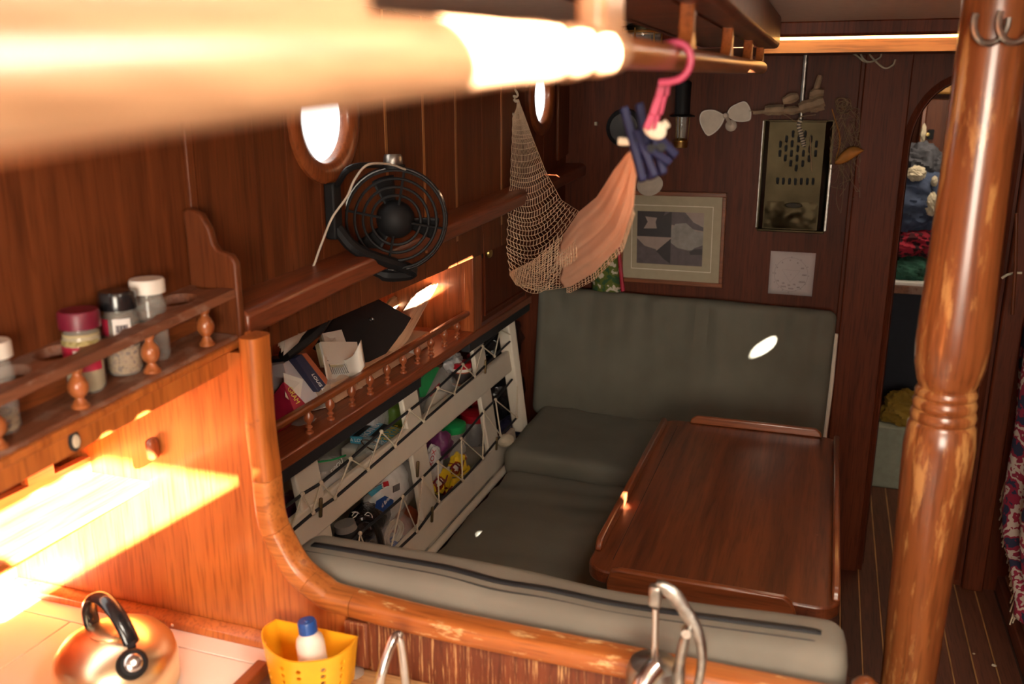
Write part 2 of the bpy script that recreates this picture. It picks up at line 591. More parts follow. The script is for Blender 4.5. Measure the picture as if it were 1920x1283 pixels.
        ORG[o.name] = org
        if bevel:
            md = o.modifiers.new('bevel', 'BEVEL')
            md.width = bevel
            md.segments = seg
            md.limit_method = 'ANGLE'
            md.angle_limit = R(40)
        if solid:
            md = o.modifiers.new('solid', 'SOLIDIFY')
            md.thickness = solid
            md.offset = 0
        if subd:
            md = o.modifiers.new('sub', 'SUBSURF')
            md.levels = subd
            md.render_levels = subd
        return o


def tag(o, label, cat=None, group=None, kind=None):
    if label:
        o['label'] = label
    if cat:
        o['category'] = cat
    if group:
        o['group'] = group
    if kind:
        o['kind'] = kind
    return o


def thing(name, label, cat, loc, group=None, kind=None):
    o = bpy.data.objects.new(name, None)
    o.empty_display_size = 0.05
    COL.objects.link(o)
    o.location = loc
    ORG[o.name] = V(loc)
    return tag(o, label, cat, group, kind)


def struct(o, label=None, cat='structure'):
    return tag(o, label, cat, None, 'structure')


def cut(o, mb):
    """cut real holes with a throw-away solid"""
    me = bpy.data.meshes.new('cutter')
    org = ORG[o.name]
    me.from_pydata([tuple(p) for p in mb.v], [], mb.f)
    b = bmesh.new()
    b.from_mesh(me)
    bmesh.ops.recalc_face_normals(b, faces=b.faces)
    b.to_mesh(me)
    b.free()
    c = bpy.data.objects.new('cutter', me)
    COL.objects.link(c)
    md = o.modifiers.new('cut', 'BOOLEAN')
    md.object = c
    md.solver = 'EXACT'
    bpy.context.view_layer.update()
    dg = bpy.context.evaluated_depsgraph_get()
    new = bpy.data.meshes.new_from_object(o.evaluated_get(dg))
    o.modifiers.remove(md)
    o.data = new
    bpy.data.objects.remove(c)
    bpy.data.meshes.remove(me)


def text(body, size, o, xdir, ydir, mat, parent, name='lettering', ext=0.0003):
    cu = bpy.data.curves.new(name, 'FONT')
    cu.body = body
    cu.size = size
    cu.extrude = ext
    cu.align_x = 'CENTER'
    cu.align_y = 'CENTER'
    cu.materials.append(MATS[mat])
    t = bpy.data.objects.new(name, cu)
    COL.objects.link(t)
    x, y = V(xdir).normalized(), V(ydir).normalized()
    z = x.cross(y).normalized()
    y = z.cross(x)
    m = M((x, y, z)).transposed().to_4x4()
    m.translation = V(o) - ORG[parent.name]
    t.parent = parent
    t.matrix_local = m
    ORG[t.name] = V(o)
    bpy.context.view_layer.update()
    me = bpy.data.meshes.new_from_object(t.evaluated_get(bpy.context.evaluated_depsgraph_get()))
    r = bpy.data.objects.new(name, me)
    COL.objects.link(r)
    r.parent = parent
    r.matrix_local = m
    bpy.data.objects.remove(t)
    bpy.data.curves.remove(cu)
    r.name = name
    return r


def nz(p, k=1.0, off=0.0):
    return noise.noise(V(p)*k + V((off, off*1.7, off*0.3)))


def arc(c, r, a0, a1, n, plane='xz'):
    out = []
    for i in range(n+1):
        a = a0+(a1-a0)*i/n
        u, v = cos(a)*r, sin(a)*r
        out.append((c[0]+u, c[1], c[2]+v) if plane == 'xz' else (c[0]+u, c[1]+v, c[2]) if plane == 'xy' else (c[0], c[1]+u, c[2]+v))
    return out


def wavy(pts, n=6):
    """Catmull-Rom through points"""
    P = [V(p) for p in pts]
    P = [2*P[0]-P[1]] + P + [2*P[-1]-P[-2]]
    out = []
    for i in range(1, len(P)-2):
        for k in range(n):
            t = k/n
            a, b, c, d = P[i-1], P[i], P[i+1], P[i+2]
            out.append(0.5*((2*b)+(c-a)*t+(2*a-5*b+4*c-d)*t*t+(3*b-a-3*c+d)*t**3))
    out.append(P[-2])
    return out


YP = 1.075      # galley partition, aft face
ZC = 0.755      # galley worktop
D = 3.08        # bulkhead, aft face

# ================================================================== the setting
# floor: narrow dark boards with pale splines, running fore and aft
fl = struct(MB().box((-1.35, -1.2, -0.05), (1.1, 4.6, -0.006)).build('floor', 'hull_dark'), 'dark teak and pale spline cabin floor', 'floor')
BW = 0.0608
x0 = 0.0905 - BW*3
pm = None
for i in range(12):
    xa = x0+BW*i
    for ya, yb in ((0.9, 2.43), (2.4335, 3.84)):
        pk = MB().box((xa+0.0022, ya, -0.02), (xa+BW-0.0022, yb, 0.0)).build('plank', 'floor_wood', fl, bevel=0.0012, seg=1)
    MB().box((xa-0.0019, 0.9, -0.02), (xa+0.0019, 3.84, -0.0008)).build('pale_spline', 'holly', fl, smooth=False)

# far bulkhead with an arched doorway
DL, DR, DS = 0.222, 0.505, 1.44
dc, dr, dz_ = (DL+DR)/2, (DR-DL)/2, 0.2
poly = [(-1.32, D, 0), (DL, D, 0), (DL, D, DS)] + [(dc-dr*cos(a), D, DS+dz_*sin(a)) for a in [pi*k/20 for k in range(1, 20)]] + \
       [(DR, D, DS), (DR, D, 0), (1.08, D, 0), (1.08, D, 1.80), (-0.90, D, 1.80), (-0.90, D, 1.34), (-1.32, D, 1.34)]
wf = struct(MB().prism(poly, (0, 0.03, 0)).build('wall_far', 'mahogany_v', smooth=False), 'dark mahogany bulkhead at the end of the cabin', 'wall')
# broad pilaster beside the doorway
tr = struct(MB().box((0.072, D-0.022, 0), (0.206, D, 1.76)).build('trim_1', 'mahogany_v', bevel=0.004), 'dark upright pilaster between table and doorway', 'trim')
struct(MB().box((0.06, D-0.012, 0.0), (0.074, D, 1.76)).build('trim_2', 'mahogany_v', bevel=0.003), 'thin dark bead along the pilaster edge', 'trim')
st = [(DL-0.012, 0.02), (DL-0.012, DS)] + [(dc-(dr+0.012)*cos(a), DS+(dz_+0.012)*sin(a)) for a in [pi*k/20 for k in range(1, 20)]] + [(DR+0.012, DS), (DR+0.012, 0.02)]
struct(MB().tube([(x, D+0.012, z) for x, z in st], 0.016, 8).build('door_1', 'mahogany_v'), 'dark arched door frame moulding', 'doorway')
struct(MB().box((0.535, D-0.03, 0.0), (0.60, D, 1.74)).build('trim_3', 'mahogany_v', bevel=0.006), 'dark upright post right of the doorway', 'trim')

# saloon side wall above the berth: upright boards with pale splines, two portholes
wl = thing('wall_left', 'teak board side wall of the saloon', 'wall', (uX(2.1), 2.1, 1.2), kind='structure')
PU_ = (V((-0.888, 1.1, 0)), V((1, -0.010, 0)))
PH1 = pl(606, 220, *PU_)
PH2 = pl(1014, 180, *PU_)
NU = V((1, -0.010, 0)).normalized()
seams = [1.13] + [round(pl(x_, 300, *PU_).y, 4) for x_ in (480, 540, 600, 665, 725, 795, 855, 905, 940, 985, 1020, 1045)] + [3.08]
PALE = [seams[5], seams[6], seams[7], seams[9]]
for a, b in zip(seams[:-1], seams[1:]):
    g = 0.003
    bd = MB().hexa([(uX(a+g), a+g, 1.18), (uX(b-g), b-g, 1.18), (uX(b-g)-0.010, b-g, 1.18), (uX(a+g)-0.010, a+g, 1.18)],
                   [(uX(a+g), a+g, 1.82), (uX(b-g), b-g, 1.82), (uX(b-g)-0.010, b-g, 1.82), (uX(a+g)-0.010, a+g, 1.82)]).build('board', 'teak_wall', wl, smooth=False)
    for P in (PH1, PH2):
        if a-0.10 < P.y < b+0.10:
            cut(bd, MB().lathe(P-NU*0.1, NU, [(0.088, 0), (0.088, 0.2)], 40))
    if b < 3.0:
        g = 0.0055
        MB().hexa([(uX(b-g)+0.0008, b-g, 1.24), (uX(b+g)+0.0008, b+g, 1.24), (uX(b+g)-0.018, b+g, 1.24), (uX(b-g)-0.018, b-g, 1.24)],
                  [(uX(b-g)+0.0008, b-g, 1.78), (uX(b+g)+0.0008, b+g, 1.78), (uX(b+g)-0.018, b+g, 1.78), (uX(b-g)-0.018, b-g, 1.78)]).build('spline', 'spline' if b in PALE else 'teak_wall', wl, smooth=False)
        bd2 = wl.children[-1]
        for P in (PH1, PH2):
            if abs(P.y-b) < 0.1:
                cut(bd2, MB().lathe(P-NU*0.1, NU, [(0.088, 0), (0.088, 0.2)], 40))
for i, P in enumerate((PH1, PH2)):
    wn = thing('window_%d' % (i+1), 'round porthole with wooden ring, %s' % ('above the black fan' if i == 0 else 'behind the hammock net'), 'window', P, kind='structure')
    MB().lathe(P-NU*0.012, NU, [(0.080, 0.0), (0.081, 0.014), (0.085, 0.020), (0.100, 0.026), (0.114, 0.024), (0.120, 0.019), (0.120, 0.012), (0.088, 0.012), (0.088, 0.0), (0.080, 0.0)], 56, caps=False).build('wooden_ring', 'teak_v', wn)
    MB().lathe(P-NU*0.012, NU, [(0.0, 0.0), (0.0795, 0.0), (0.0795, 0.004), (0.0, 0.004)], 40, caps=False).build('pane', 'pane_glass', wn)

# galley side wall, a step nearer, with its end post
struct(MB().hexa([(gX(-1.0), -1.0, 1.2), (gX(1.11), 1.11, 1.2), (gX(1.11)-0.03, 1.11, 1.2), (gX(-1)-0.03, -1.0, 1.2)],
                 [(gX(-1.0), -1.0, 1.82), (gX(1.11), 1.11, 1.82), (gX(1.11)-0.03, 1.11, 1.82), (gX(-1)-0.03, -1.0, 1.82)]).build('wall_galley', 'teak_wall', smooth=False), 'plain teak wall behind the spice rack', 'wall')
struct(MB().box((-1.0, 1.112, 1.2), (-0.884, 1.128, 1.82)).build('trim_4', 'teak_wall', bevel=0.002), 'upright teak corner post above the galley partition', 'trim')

# hull lining behind lockers and shelves
hl = struct(MB().prism([(-1.32, 1.0, 1.2), (-1.32, D, 1.2), (-1.32, D, 0), (-1.32, 1.0, 0)], (-0.02, 0, 0)).build('wall_left_lower', 'hull_dark', smooth=False), 'dark hull lining behind the lockers', 'wall')
struct(MB().box((-1.34, -1.2, 0.0), (-1.30, YP, 1.2)).build('wall_galley_lower', 'part_wood', smooth=False), 'teak lining at the back of the galley', 'wall')
# side deck: shelf that ties the beam to the wall
struct(MB().prism([(uX(1.13)+0.03, 1.12, 1.25), (uX(D)+0.03, D, 1.33), (-1.34, D, 1.33), (-1.34, 1.12, 1.25)], (0, 0, 0.02)).build('wall_left_ledge', 'teak_l', smooth=False), 'teak underside of the side deck above the bookshelf', 'structure')
struct(MB().box((-1.34, -1.2, 1.2), (gX(-1)-0.02, 1.12, 1.22)).build('wall_galley_ledge', 'teak_l', smooth=False), 'teak underside above the galley lockers', 'structure')

# beam along the side wall, rising forward
bz = [(1.112, 1.249), (1.4, 1.258), (2.31, 1.293), (D, 1.330)]


def beamz(Y):
    for (ya, za), (yb, zb) in zip(bz[:-1], bz[1:]):
        if Y <= yb:
            return za+(zb-za)*(Y-ya)/(yb-ya)
    return bz[-1][1]


mb = MB()
ys = [1.112+(D-1.112)*i/12 for i in range(13)]
for (dx0, dx1, dz0, dz1) in ((-0.02, 0.072, 0.0, 0.040),):
    vs, fs = [], []
    for y in ys:
        for dx, dz in ((dx0, dz0), (dx1, dz0), (dx1, dz1-0.008), (dx1-0.012, dz1), (dx0, dz1)):
            vs.append((uX(y)+dx+(0.016*max(0, 1.4-y)/0.288 if dx > 0 else 0), y, beamz(y)+dz))
    for i in range(12):
        for j in range(5):
            fs.append((i*5+j, i*5+(j+1) % 5, (i+1)*5+(j+1) % 5, (i+1)*5+j))
    fs += [(0, 1, 2, 3, 4), (60, 64, 63, 62, 61)]
    mb.add(vs, fs)
struct(mb.build('trim_5', 'beam_wood', bevel=0.004), 'long teak beam under the portholes', 'trim')

# deckhead with openings (hatch over the galley, skylight, slot added only to let sun onto the pale face ahead of the beam)


def slab(xs, ys, holes, z0, z1):
    mb = MB()
    for xa, xb in zip(xs[:-1], xs[1:]):
        for ya, yb in zip(ys[:-1], ys[1:]):
            cx, cy = (xa+xb)/2, (ya+yb)/2
            if any(h[0] < cx < h[1] and h[2] < cy < h[3] for h in holes):
                continue
            mb.box((xa, ya, z0), (xb, yb, z1))
    return mb


holes = [(0.05, 0.402, 0.25, 0.555), (0.045, 0.15, 1.62, 1.80), (-0.2, 0.85, 2.455, 2.5)]
xs = sorted({-0.93, 1.1} | {h[0] for h in holes} | {h[1] for h in holes})
ys = sorted({-1.25, 2.5} | {h[2] for h in holes} | {h[3] for h in holes})
struct(slab(xs, ys, holes, 1.765, 1.795).build('ceiling', 'deckhead', smooth=False), 'pale painted cabin ceiling', 'ceiling')
struct(MB().box((-0.93, 2.515, 1.715), (1.1, 3.1, 1.86)).build('ceiling_forward', 'mahogany_t', smooth=False), 'lower dark ceiling ahead of the beam', 'ceiling')
struct(MB().box((-0.93, 2.36, 1.732), (1.1, 2.40, 1.768)).build('trim_6', 'mahogany_v', bevel=0.006), 'dark red deck beam across the ceiling', 'trim')
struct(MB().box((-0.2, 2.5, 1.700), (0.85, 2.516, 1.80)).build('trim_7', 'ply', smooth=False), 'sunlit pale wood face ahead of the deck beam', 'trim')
# starboard and aft sides close the cabin; sunlight enters by two portholes and the companionway
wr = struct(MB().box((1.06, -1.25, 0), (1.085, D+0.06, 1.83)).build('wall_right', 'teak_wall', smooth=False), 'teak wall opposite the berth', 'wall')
for P in (at(1446, 645, Y=2.955), at(1168, 938, Z=0.712)):
    k = (1.07-P.x)/SUN.x
    q = P + SUN*k
    rad = 0.027 if P.y > 2.5 else 0.022
    cut(wr, MB().lathe((0.9, q.y, q.z), (1, 0, 0), [(rad, 0), (rad, 0.4)], 32))
struct(slab([-1.35, -0.2, 0.65, 1.1], [0, 1.05, 1.83], [(-0.2, 0.65, 1.05, 1.83)], 0, 0.02).build('wall_back', 'teak_wall', smooth=False), 'aft wall with the companionway opening', 'wall')
wb = bpy.data.objects['wall_back']
wb.rotation_euler = (R(90), 0, 0)
wb.location = (wb.location.x, -1.22, 0.915)

# ================================================================== galley partition, its curved frame and worktop
pt = thing('galley_partition', 'orange teak galley partition with a sweeping curved frame edge', 'partition', (-0.7, YP, 0.6), kind='structure')
outer = [at(x, y, Y=1.06) for x, y in ((456, 640), (456, 740), (457, 815), (467, 888), (478, 979), (500, 1034), (536, 1092), (583, 1132), (605, 1147), (653, 1161))]
outer = [V((-0.787, 1.06, 1.262)), V((-0.788, 1.06, 1.16))] + outer[2:] + [V((-0.476, 1.06, 0.829)), V((-0.2, 1.06, 0.829)), V((0.115, 1.06, 0.829))]
crv = wavy(outer, 6)
poly = [(-1.3, YP, 1.2), (-0.787, YP, 1.235)] + [(p.x+0.004, YP, p.z+0.004) for p in crv] + [(0.115, YP, 0.4), (-1.3, YP, 0.4)]
MB().prism(poly, (0, 0.016, 0)).build('panel', 'part_wood', pt, smooth=False)
# frame pieces: rounded section swept along the curve
nrm = []
for i, p in enumerate(crv):
    a, b = crv[max(0, i-1)], crv[min(len(crv)-1, i+1)]
    d = (b-a).normalized()
    nrm.append(V((-d.z, 0, d.x)))
prof = []
for (u, v, r) in ((0.0, 1.06, 0), ):
    pass
wd, ya, yb = 0.032, 1.058, 1.106
rr = 0.010
for cu_, cv_, a0 in ((rr, ya+rr, 180), (wd-rr*1.3, ya+rr*1.3, 270), (wd-rr*1.3, yb-rr*1.3, 0), (rr*0.4, yb-rr*0.4, 90)):
    for k in range(5):
        a = R(a0+90*k/4)
        rad = rr if cu_ == rr else rr*1.3 if cu_ > 0.01 else rr*0.4
        prof.append((cu_+rad*cos(a), cv_+rad*sin(a)))


def sweep(i0, i1, name, mat):
    vs, fs = [], []
    k = len(prof)
    idx = list(range(i0, i1+1))
    for n_, i in enumerate(idx):
        q = crv[i]
        if n_ == 0:
            q = q + (crv[i+1]-q)*0.02
        if n_ == len(idx)-1:
            q = q + (crv[i-1]-q)*0.02
        sgn = 1
        for u, v in prof:
            vs.append((q.x+nrm[i].x*u*sgn, v, q.z+nrm[i].z*u*sgn))
    for a in range(len(idx)-1):
        for j in range(k):
            fs.append((a*k+j, a*k+(j+1) % k, (a+1)*k+(j+1) % k, (a+1)*k+j))
    fs.append(tuple(range(k)))
    fs.append(tuple(range((len(idx)-1)*k, len(idx)*k))[::-1])
    return MB().add(vs, fs).build(name, mat, pt, bevel=0.0008, seg=1)


# the frame's inside lies towards the saloon opening
if (nrm[3].x) < 0:
    nrm = [-n for n in nrm]


def near(px, py):
    P = at(px, py, Y=1.06)
    return min(range(len(crv)), key=lambda i: (crv[i]-P).length)


j1, j2, j3, j4 = near(470, 905), near(490, 1010), near(560, 1115), near(648, 1160)
for a, b, m_ in ((0, j1, 'frame_a'), (j1, j2, 'frame_b'), (j2, j3, 'frame_b'), (j3, j4, 'frame_b')):
    sweep(a, b, 'frame_piece', m_)
sweep(j4, len(crv)-1, 'cap_rail', 'cap_wood')
for px, py in ((486, 930), (497, 985), (560, 1062), (607, 1118), (520, 1040)):
    P = at(px, py, Y=1.075)
    ii = min(range(len(crv)), key=lambda i: (crv[i]-V((P.x, 1.06, P.z))).length)
    q = crv[ii]+nrm[ii]*0.0315
    MB().lathe((q.x, 1.083, q.z), nrm[ii], [(0.0045, -0.001), (0.0045, 0.0006), (0.0, 0.0008)], 12).build('plug', 'frame_a', pt)
# scraped lower boards below the cap rail
MB().box((-0.598, YP-0.006, ZC-0.05), (0.115, YP, 0.832)).build('scraped_panel', 'scraped', pt, smooth=False)
MB().box((-0.637, YP-0.014, ZC), (-0.598, YP, 0.832)).build('batten', 'scraped', pt, bevel=0.003)
# batten along the foot of the panel
struct(MB().prism([(-1.3, YP, ZC), (-1.3, YP-0.022, ZC), (-1.3, YP-0.020, ZC+0.012), (-1.3, YP-0.004, ZC+0.02), (-1.3, YP, ZC+0.02)], (0.665, 0, 0)).build('trim_8', 'part_wood', bevel=0.002), 'teak batten along the back of the worktop', 'trim')

# worktop of pale laminate lids with open seams
wt = thing('galley_worktop', 'pale laminate galley worktop beside the kettle', 'worktop', (-0.9, 0.7, ZC-0.03), kind='structure')
MB().box((-1.3, 0.3, ZC-0.05), (-0.70, YP, ZC-0.006)).build('core', 'seam', wt, smooth=False)
xs_ = -1.128
for a, b in (((-1.3, 0.3), (-0.70, 0.3)),):
    pass
for xa, xb, ya_, yb_ in ((-1.3, xs_-0.0012, 0.3, 1.016), (xs_+0.0012, -0.763, 0.3, 1.016), (-1.3, -0.64, 1.0182, YP)):
    MB().box((xa, ya_, ZC-0.02), (xb, yb_, ZC)).build('lid', 'laminate', wt, bevel=0.001, seg=1)
MB().box((-0.743, 0.3, ZC-0.03), (0.115, 1.016, ZC-0.012)).build('sink_deck', 'laminate', wt, smooth=False)
MB().box((-0.64, 1.0182, ZC-0.03), (0.115, YP-0.006, ZC-0.004)).build('sink_back', 'bare', wt, bevel=0.004)
struct(MB().box((-0.763, 0.5, ZC-0.02), (-0.742, 1.016, ZC+0.012)).build('trim_9', 'teak_l', bevel=0.003), 'teak fiddle strip beside the yellow caddy', 'trim')
for px, py in ((322, 1160), ):
    P = at(px, py, Y=YP-0.022)
    MB().lathe((P.x, YP-0.0225, ZC+0.008), (0, -1, 0), [(0.003, 0), (0.002, 0.001)], 10).build('screw', 'steel', wt)

# ------------------------------------------------------------------ galley locker under the spice rack
gl = thing('galley_locker', 'teak locker recess under the spice rack with cut-out openings', 'locker', (-1.1, 0.8, 1.0))
MB().hexa([(-0.985, 0.2, 0.992), (-0.985, YP, 0.992), (-1.3, YP, 0.992), (-1.3, 0.2, 0.992)], [(-0.985, 0.2, 1.004), (-0.985, YP, 1.004), (-1.3, YP, 1.004), (-1.3, 0.2, 1.004)]).build('ledge', 'part_wood_l', gl, bevel=0.002)
XB = -1.10
bk = MB().box((XB-0.015, 0.2, 1.004), (XB, YP, 1.2)).build('back_panel', 'part_wood_l', gl, smooth=False)
a, b = at(103, 890, X=XB), at(190, 850, X=XB)
cut(bk, MB().box((XB-0.1, a.y, 1.03), (XB+0.1, b.y, 1.14)))
cut(bk, MB().box((XB-0.1, a.y-0.32, 1.03), (XB+0.1, a.y-0.05, 1.14)))
MB().box((-1.29, 0.2, 1.006), (-1.28, YP, 1.2)).build('dark_back', 'hull_dark', gl, smooth=False)
P = at(288, 848, Y=1.045)
MB().box((P.x-0.026, 1.052, 1.048), (P.x-0.010, YP, 1.085)).build('corner_block', 'teak_v', gl, bevel=0.008, seg=3)

# ------------------------------------------------------------------ spice rack


def sz(Y, lo):      # the rack rises a little forward
    return (1.244 if lo else 1.322)-(0.109 if lo else 0.122)*(1.1-Y)


sr = thing('spice_rack', 'two-tier teak spice rack with turned balusters and holed upper shelf', 'rack', (-0.85, 0.8, 1.16))
for lo, nm in ((True, 'lower_shelf'), (False, 'holed_shelf')):
    lo_, hi_ = [], []
    for y in (0.3, 1.098):
        for x in ((fX(y), gX(y)-0.002) if y == 0.3 else (gX(y)-0.002, fX(y))):
            z = sz(y, lo)
            lo_.append((x, y, z-(0.004 if lo else 0.010)))
            hi_.append((x, y, z+(0.012 if lo else 0.003)))
    o = MB().hexa(lo_, hi_).build(nm, 'dusty', sr, bevel=0.003)
    if not lo:
        o.modifiers.clear()
        for px, py in ((335, 560), (405, 528), (255, 600), (192, 640), (110, 672), (18, 720)):
            y = pl(px, py, (fX(1.1)-0.045, 1.1, 0), (1, -0.1, 0)).y
            cut(o, MB().lathe((fX(y)-0.048, y, 1.1), (0, 0, 1), [(0.027, 0), (0.027, 0.4)], 28))
# fascia with an oval escutcheon
lo_, hi_ = [], []
for y, xs2 in ((0.3, (0.0, -0.016)), (1.098, (-0.016, 0.0))):
    for dx in xs2:
        lo_.append((fX(y)+dx-0.004, y, sz(y, True)-0.036))
        hi_.append((fX(y)+dx-0.004, y, sz(y, True)-0.004))
MB().hexa(lo_, hi_).build('fascia', 'frame_a', sr, bevel=0.002)
lo_, hi_ = [], []
for y, xs2 in ((0.3, (0.006, -0.02)), (1.098, (-0.02, 0.006))):
    for dx in xs2:
        lo_.append((fX(y)+dx, y, sz(y, True)-0.006))
        hi_.append((fX(y)+dx, y, sz(y, True)+0.006))
MB().hexa(lo_, hi_).build('front_lip', 'frame_a', sr, bevel=0.003)
y = 0.803
MB(M.Translation((fX(y)-0.004, y, sz(y, True)-0.02)) @ M.Diagonal((1, 0.62, 1, 1))).lathe((0, 0, 0), (1, 0, 0), [(0.0135, -0.002), (0.0135, 0.002), (0.010, 0.003)], 20).build('escutcheon_rim', 'rubber', sr)
MB(M.Translation((fX(y)-0.002, y, sz(y, True)-0.02)) @ M.Diagonal((1, 0.62, 1, 1))).lathe((0, 0, 0), (1, 0, 0), [(0.009, 0), (0.008, 0.003), (0.0, 0.0035)], 18).build('escutcheon', 'fleece', sr)
# back strip
lo_, hi_ = [], []
for y, xs2 in ((0.3, (0.008, 0.0)), (1.098, (0.0, 0.008))):
    for dx in xs2:
        lo_.append((gX(y)+dx, y, sz(y, True)+0.006))
        hi_.append((gX(y)+dx, y, sz(y, True)+0.034))
MB().hexa(lo_, hi_).build('back_strip', 'teak_l', sr, bevel=0.002)
# end bracket with an ogee top
ep = [(gX(1.1), 1.2), (fX(1.1)+0.004, 1.2), (fX(1.1)+0.004, 1.362), (fX(1.1)-0.004, 1.374), (fX(1.1)-0.026, 1.380), (fX(1.1)-0.032, 1.388), (fX(1.1)-0.037, 1.41), (fX(1.1)-0.05, 1.432), (fX(1.1)-0.07, 1.44), (fX(1.1)-0.082, 1.434), (gX(1.1), 1.40)]
MB().prism([(x, 1.098, z) for x, z in ep], (0, 0.014, 0)).build('end_bracket', 'teak_wall', sr, bevel=0.003)
BAL = [(0.0110, 0), (0.0110, 0.004), (0.0085, 0.006), (0.0075, 0.009), (0.0055, 0.012), (0.0052, 0.014), (0.0085, 0.017), (0.0115, 0.022), (0.0125, 0.028), (0.0118, 0.034), (0.0088, 0.040), (0.0060, 0.043), (0.0052, 0.047), (0.0075, 0.050), (0.0085, 0.056)]
for px in (2, 155, 288, 390):
    py = 880-px*0.53
    y = pl(px, py, (fX(1.1)-0.014, 1.1, 0), (1, -0.1, 0)).y
    z = sz(y, True)+0.012
    h = sz(y, False)-0.010-z
    MB().lathe((fX(y)-0.013, y, z), (0, 0, 1), [(r, t*h/0.056) for r, t in BAL], 20).build('baluster', 'baluster', sr)


# ------------------------------------------------------------------ spice jars
def jar(px, py, name, label, rb, hb, capmat, caph, capr, fillmat, fillh, labels=()):
    """px, py: where the jar's foot is seen"""
    z0 = None
    y = 0.9
    for _ in range(6):
        z0 = sz(y, True)+0.0125
        P = at(px, py, Z=z0)
        y = P.y
    x = fX(y)-0.046
    # slide along the sight line so that it stands in its hole
    P = at(px, py, X=x)
    y = P.y
    z0 = sz(y, True)+0.0125
    t = thing(name, label, 'jar', (x, y, z0), 'spice jars in the rack')
    c = V((x, y, z0))
    MB().lathe(c, (0, 0, 1), [(rb*0.86, 0), (rb, 0.006), (rb, hb*0.80), (rb*0.84, hb*0.90), (rb*0.80, hb)], 28).build('glass', 'glass_jar', t)
    if fillmat:
        MB().lathe(c+V((0, 0, 0.002)), (0, 0, 1), [(rb*0.80, 0), (rb*0.93, 0.005), (rb*0.93, fillh)], 24).build('spice', fillmat, t)
    MB().lathe(c+V((0, 0, hb-0.004)), (0, 0, 1), [(capr, 0), (capr, caph*0.85), (capr*0.93, caph), (capr*0.9, caph)], 32).build('cap', capmat, t)
    for m_, za, zb, a0, a1 in labels:
        MB().grid(lambda u, v: c+V((cos(R(a0+(a1-a0)*u))*rb*1.012, sin(R(a0+(a1-a0)*u))*rb*1.012, za+(zb-za)*v)), 12, 2).build('label', m_, t)
    return t


jar(168, 752, 'spice_jar', 'spice jar with burgundy lid and red label', 0.0235, 0.088, 'burgundy', 0.022, 0.025, 'garlic', 0.075, (('label_red', 0.030, 0.062, -150, 10), ('label_white', 0.034, 0.058, -75, -55), ('herbs', 0.063, 0.07, -180, 10)))
jar(238, 716, 'spice_jar', 'spice jar with black lid half full of mixed peppercorns', 0.0235, 0.092, 'black_gloss', 0.024, 0.0235, 'pepper', 0.036, (('label_red', 0.055, 0.078, -130, -85), ('label_white', 0.04, 0.078, -70, -15), ('ink', 0.060, 0.070, -62, -25)))
jar(292, 686, 'spice_jar', 'empty spice jar with white lid beside the black-lidded jar', 0.022, 0.098, 'white_plastic', 0.019, 0.0235, None, 0)
jar(8, 835, 'spice_jar', 'spice jar with white lid at the photo edge of the rack', 0.022, 0.094, 'white_plastic', 0.019, 0.0235, 'pepper', 0.02)

# ================================================================== saloon: bookshelf, cabinet, locker rack
XS, ZS = -0.90, 0.94          # shelf front edge
YA, YB = 1.14, 2.80
bs = thing('bookshelf', 'teak bookshelf under the beam with a baluster rail', 'shelf', (-1.05, 1.7, 0.9))
MB().box((-1.31, YA, ZS-0.008), (XS, YB, ZS+0.018)).build('shelf_board', 'beam_wood', bs, bevel=0.004)
for ya_, yb_ in ((1.2, 1.93), (2.25, 2.79)):
    MB().box((XS-0.03, ya_, ZS-0.034), (XS-0.003, yb_, ZS-0.006)).build('black_strip', 'black_line', bs, bevel=0.003)
MB().box((-1.31, YA, ZS+0.018), (XS-0.006, YA+0.016, 1.255)).build('end_panel', 'mahogany_v', bs, smooth=False)
for k in range(8):
    ya_ = YA+0.02+k*0.14
    MB().box((-1.305, ya_, ZS+0.018), (-1.29, ya_+0.1385, 1.30)).build('back_board', 'teak_v', bs, bevel=0.0015, seg=1)
MB().box((XS-0.022, YA, 0.80), (XS-0.002, YA+0.03, 1.25)).build('stile', 'teak_v', bs, bevel=0.002)
YD = 2.285
rz = ZS+0.018+0.046
mb = MB()
mb.bar((XS-0.022, YA+0.03, rz+0.007), (XS-0.022, YD, rz+0.007), 0.017, 0.015)
mb.build('rail', 'teak_l', bs, bevel=0.005, seg=3)
SB = [(0.0080, 0), (0.0080, 0.004), (0.0045, 0.006), (0.0042, 0.010), (0.0068, 0.012), (0.0068, 0.014), (0.0040, 0.017), (0.0040, 0.020), (0.0062, 0.023), (0.0090, 0.027), (0.0098, 0.032), (0.0088, 0.037), (0.0055, 0.042), (0.0040, 0.047)]
for px, py in ((580, 808), (620, 782), (660, 752), (694, 728), (726, 708), (756, 688), (783, 668), (808, 650), (833, 634), (857, 617)):
    y = at(px, py, X=XS-0.022).y
    MB().lathe((XS-0.022, y, ZS+0.018), (0, 0, 1), SB, 16).build('baluster', 'baluster_dark', bs)

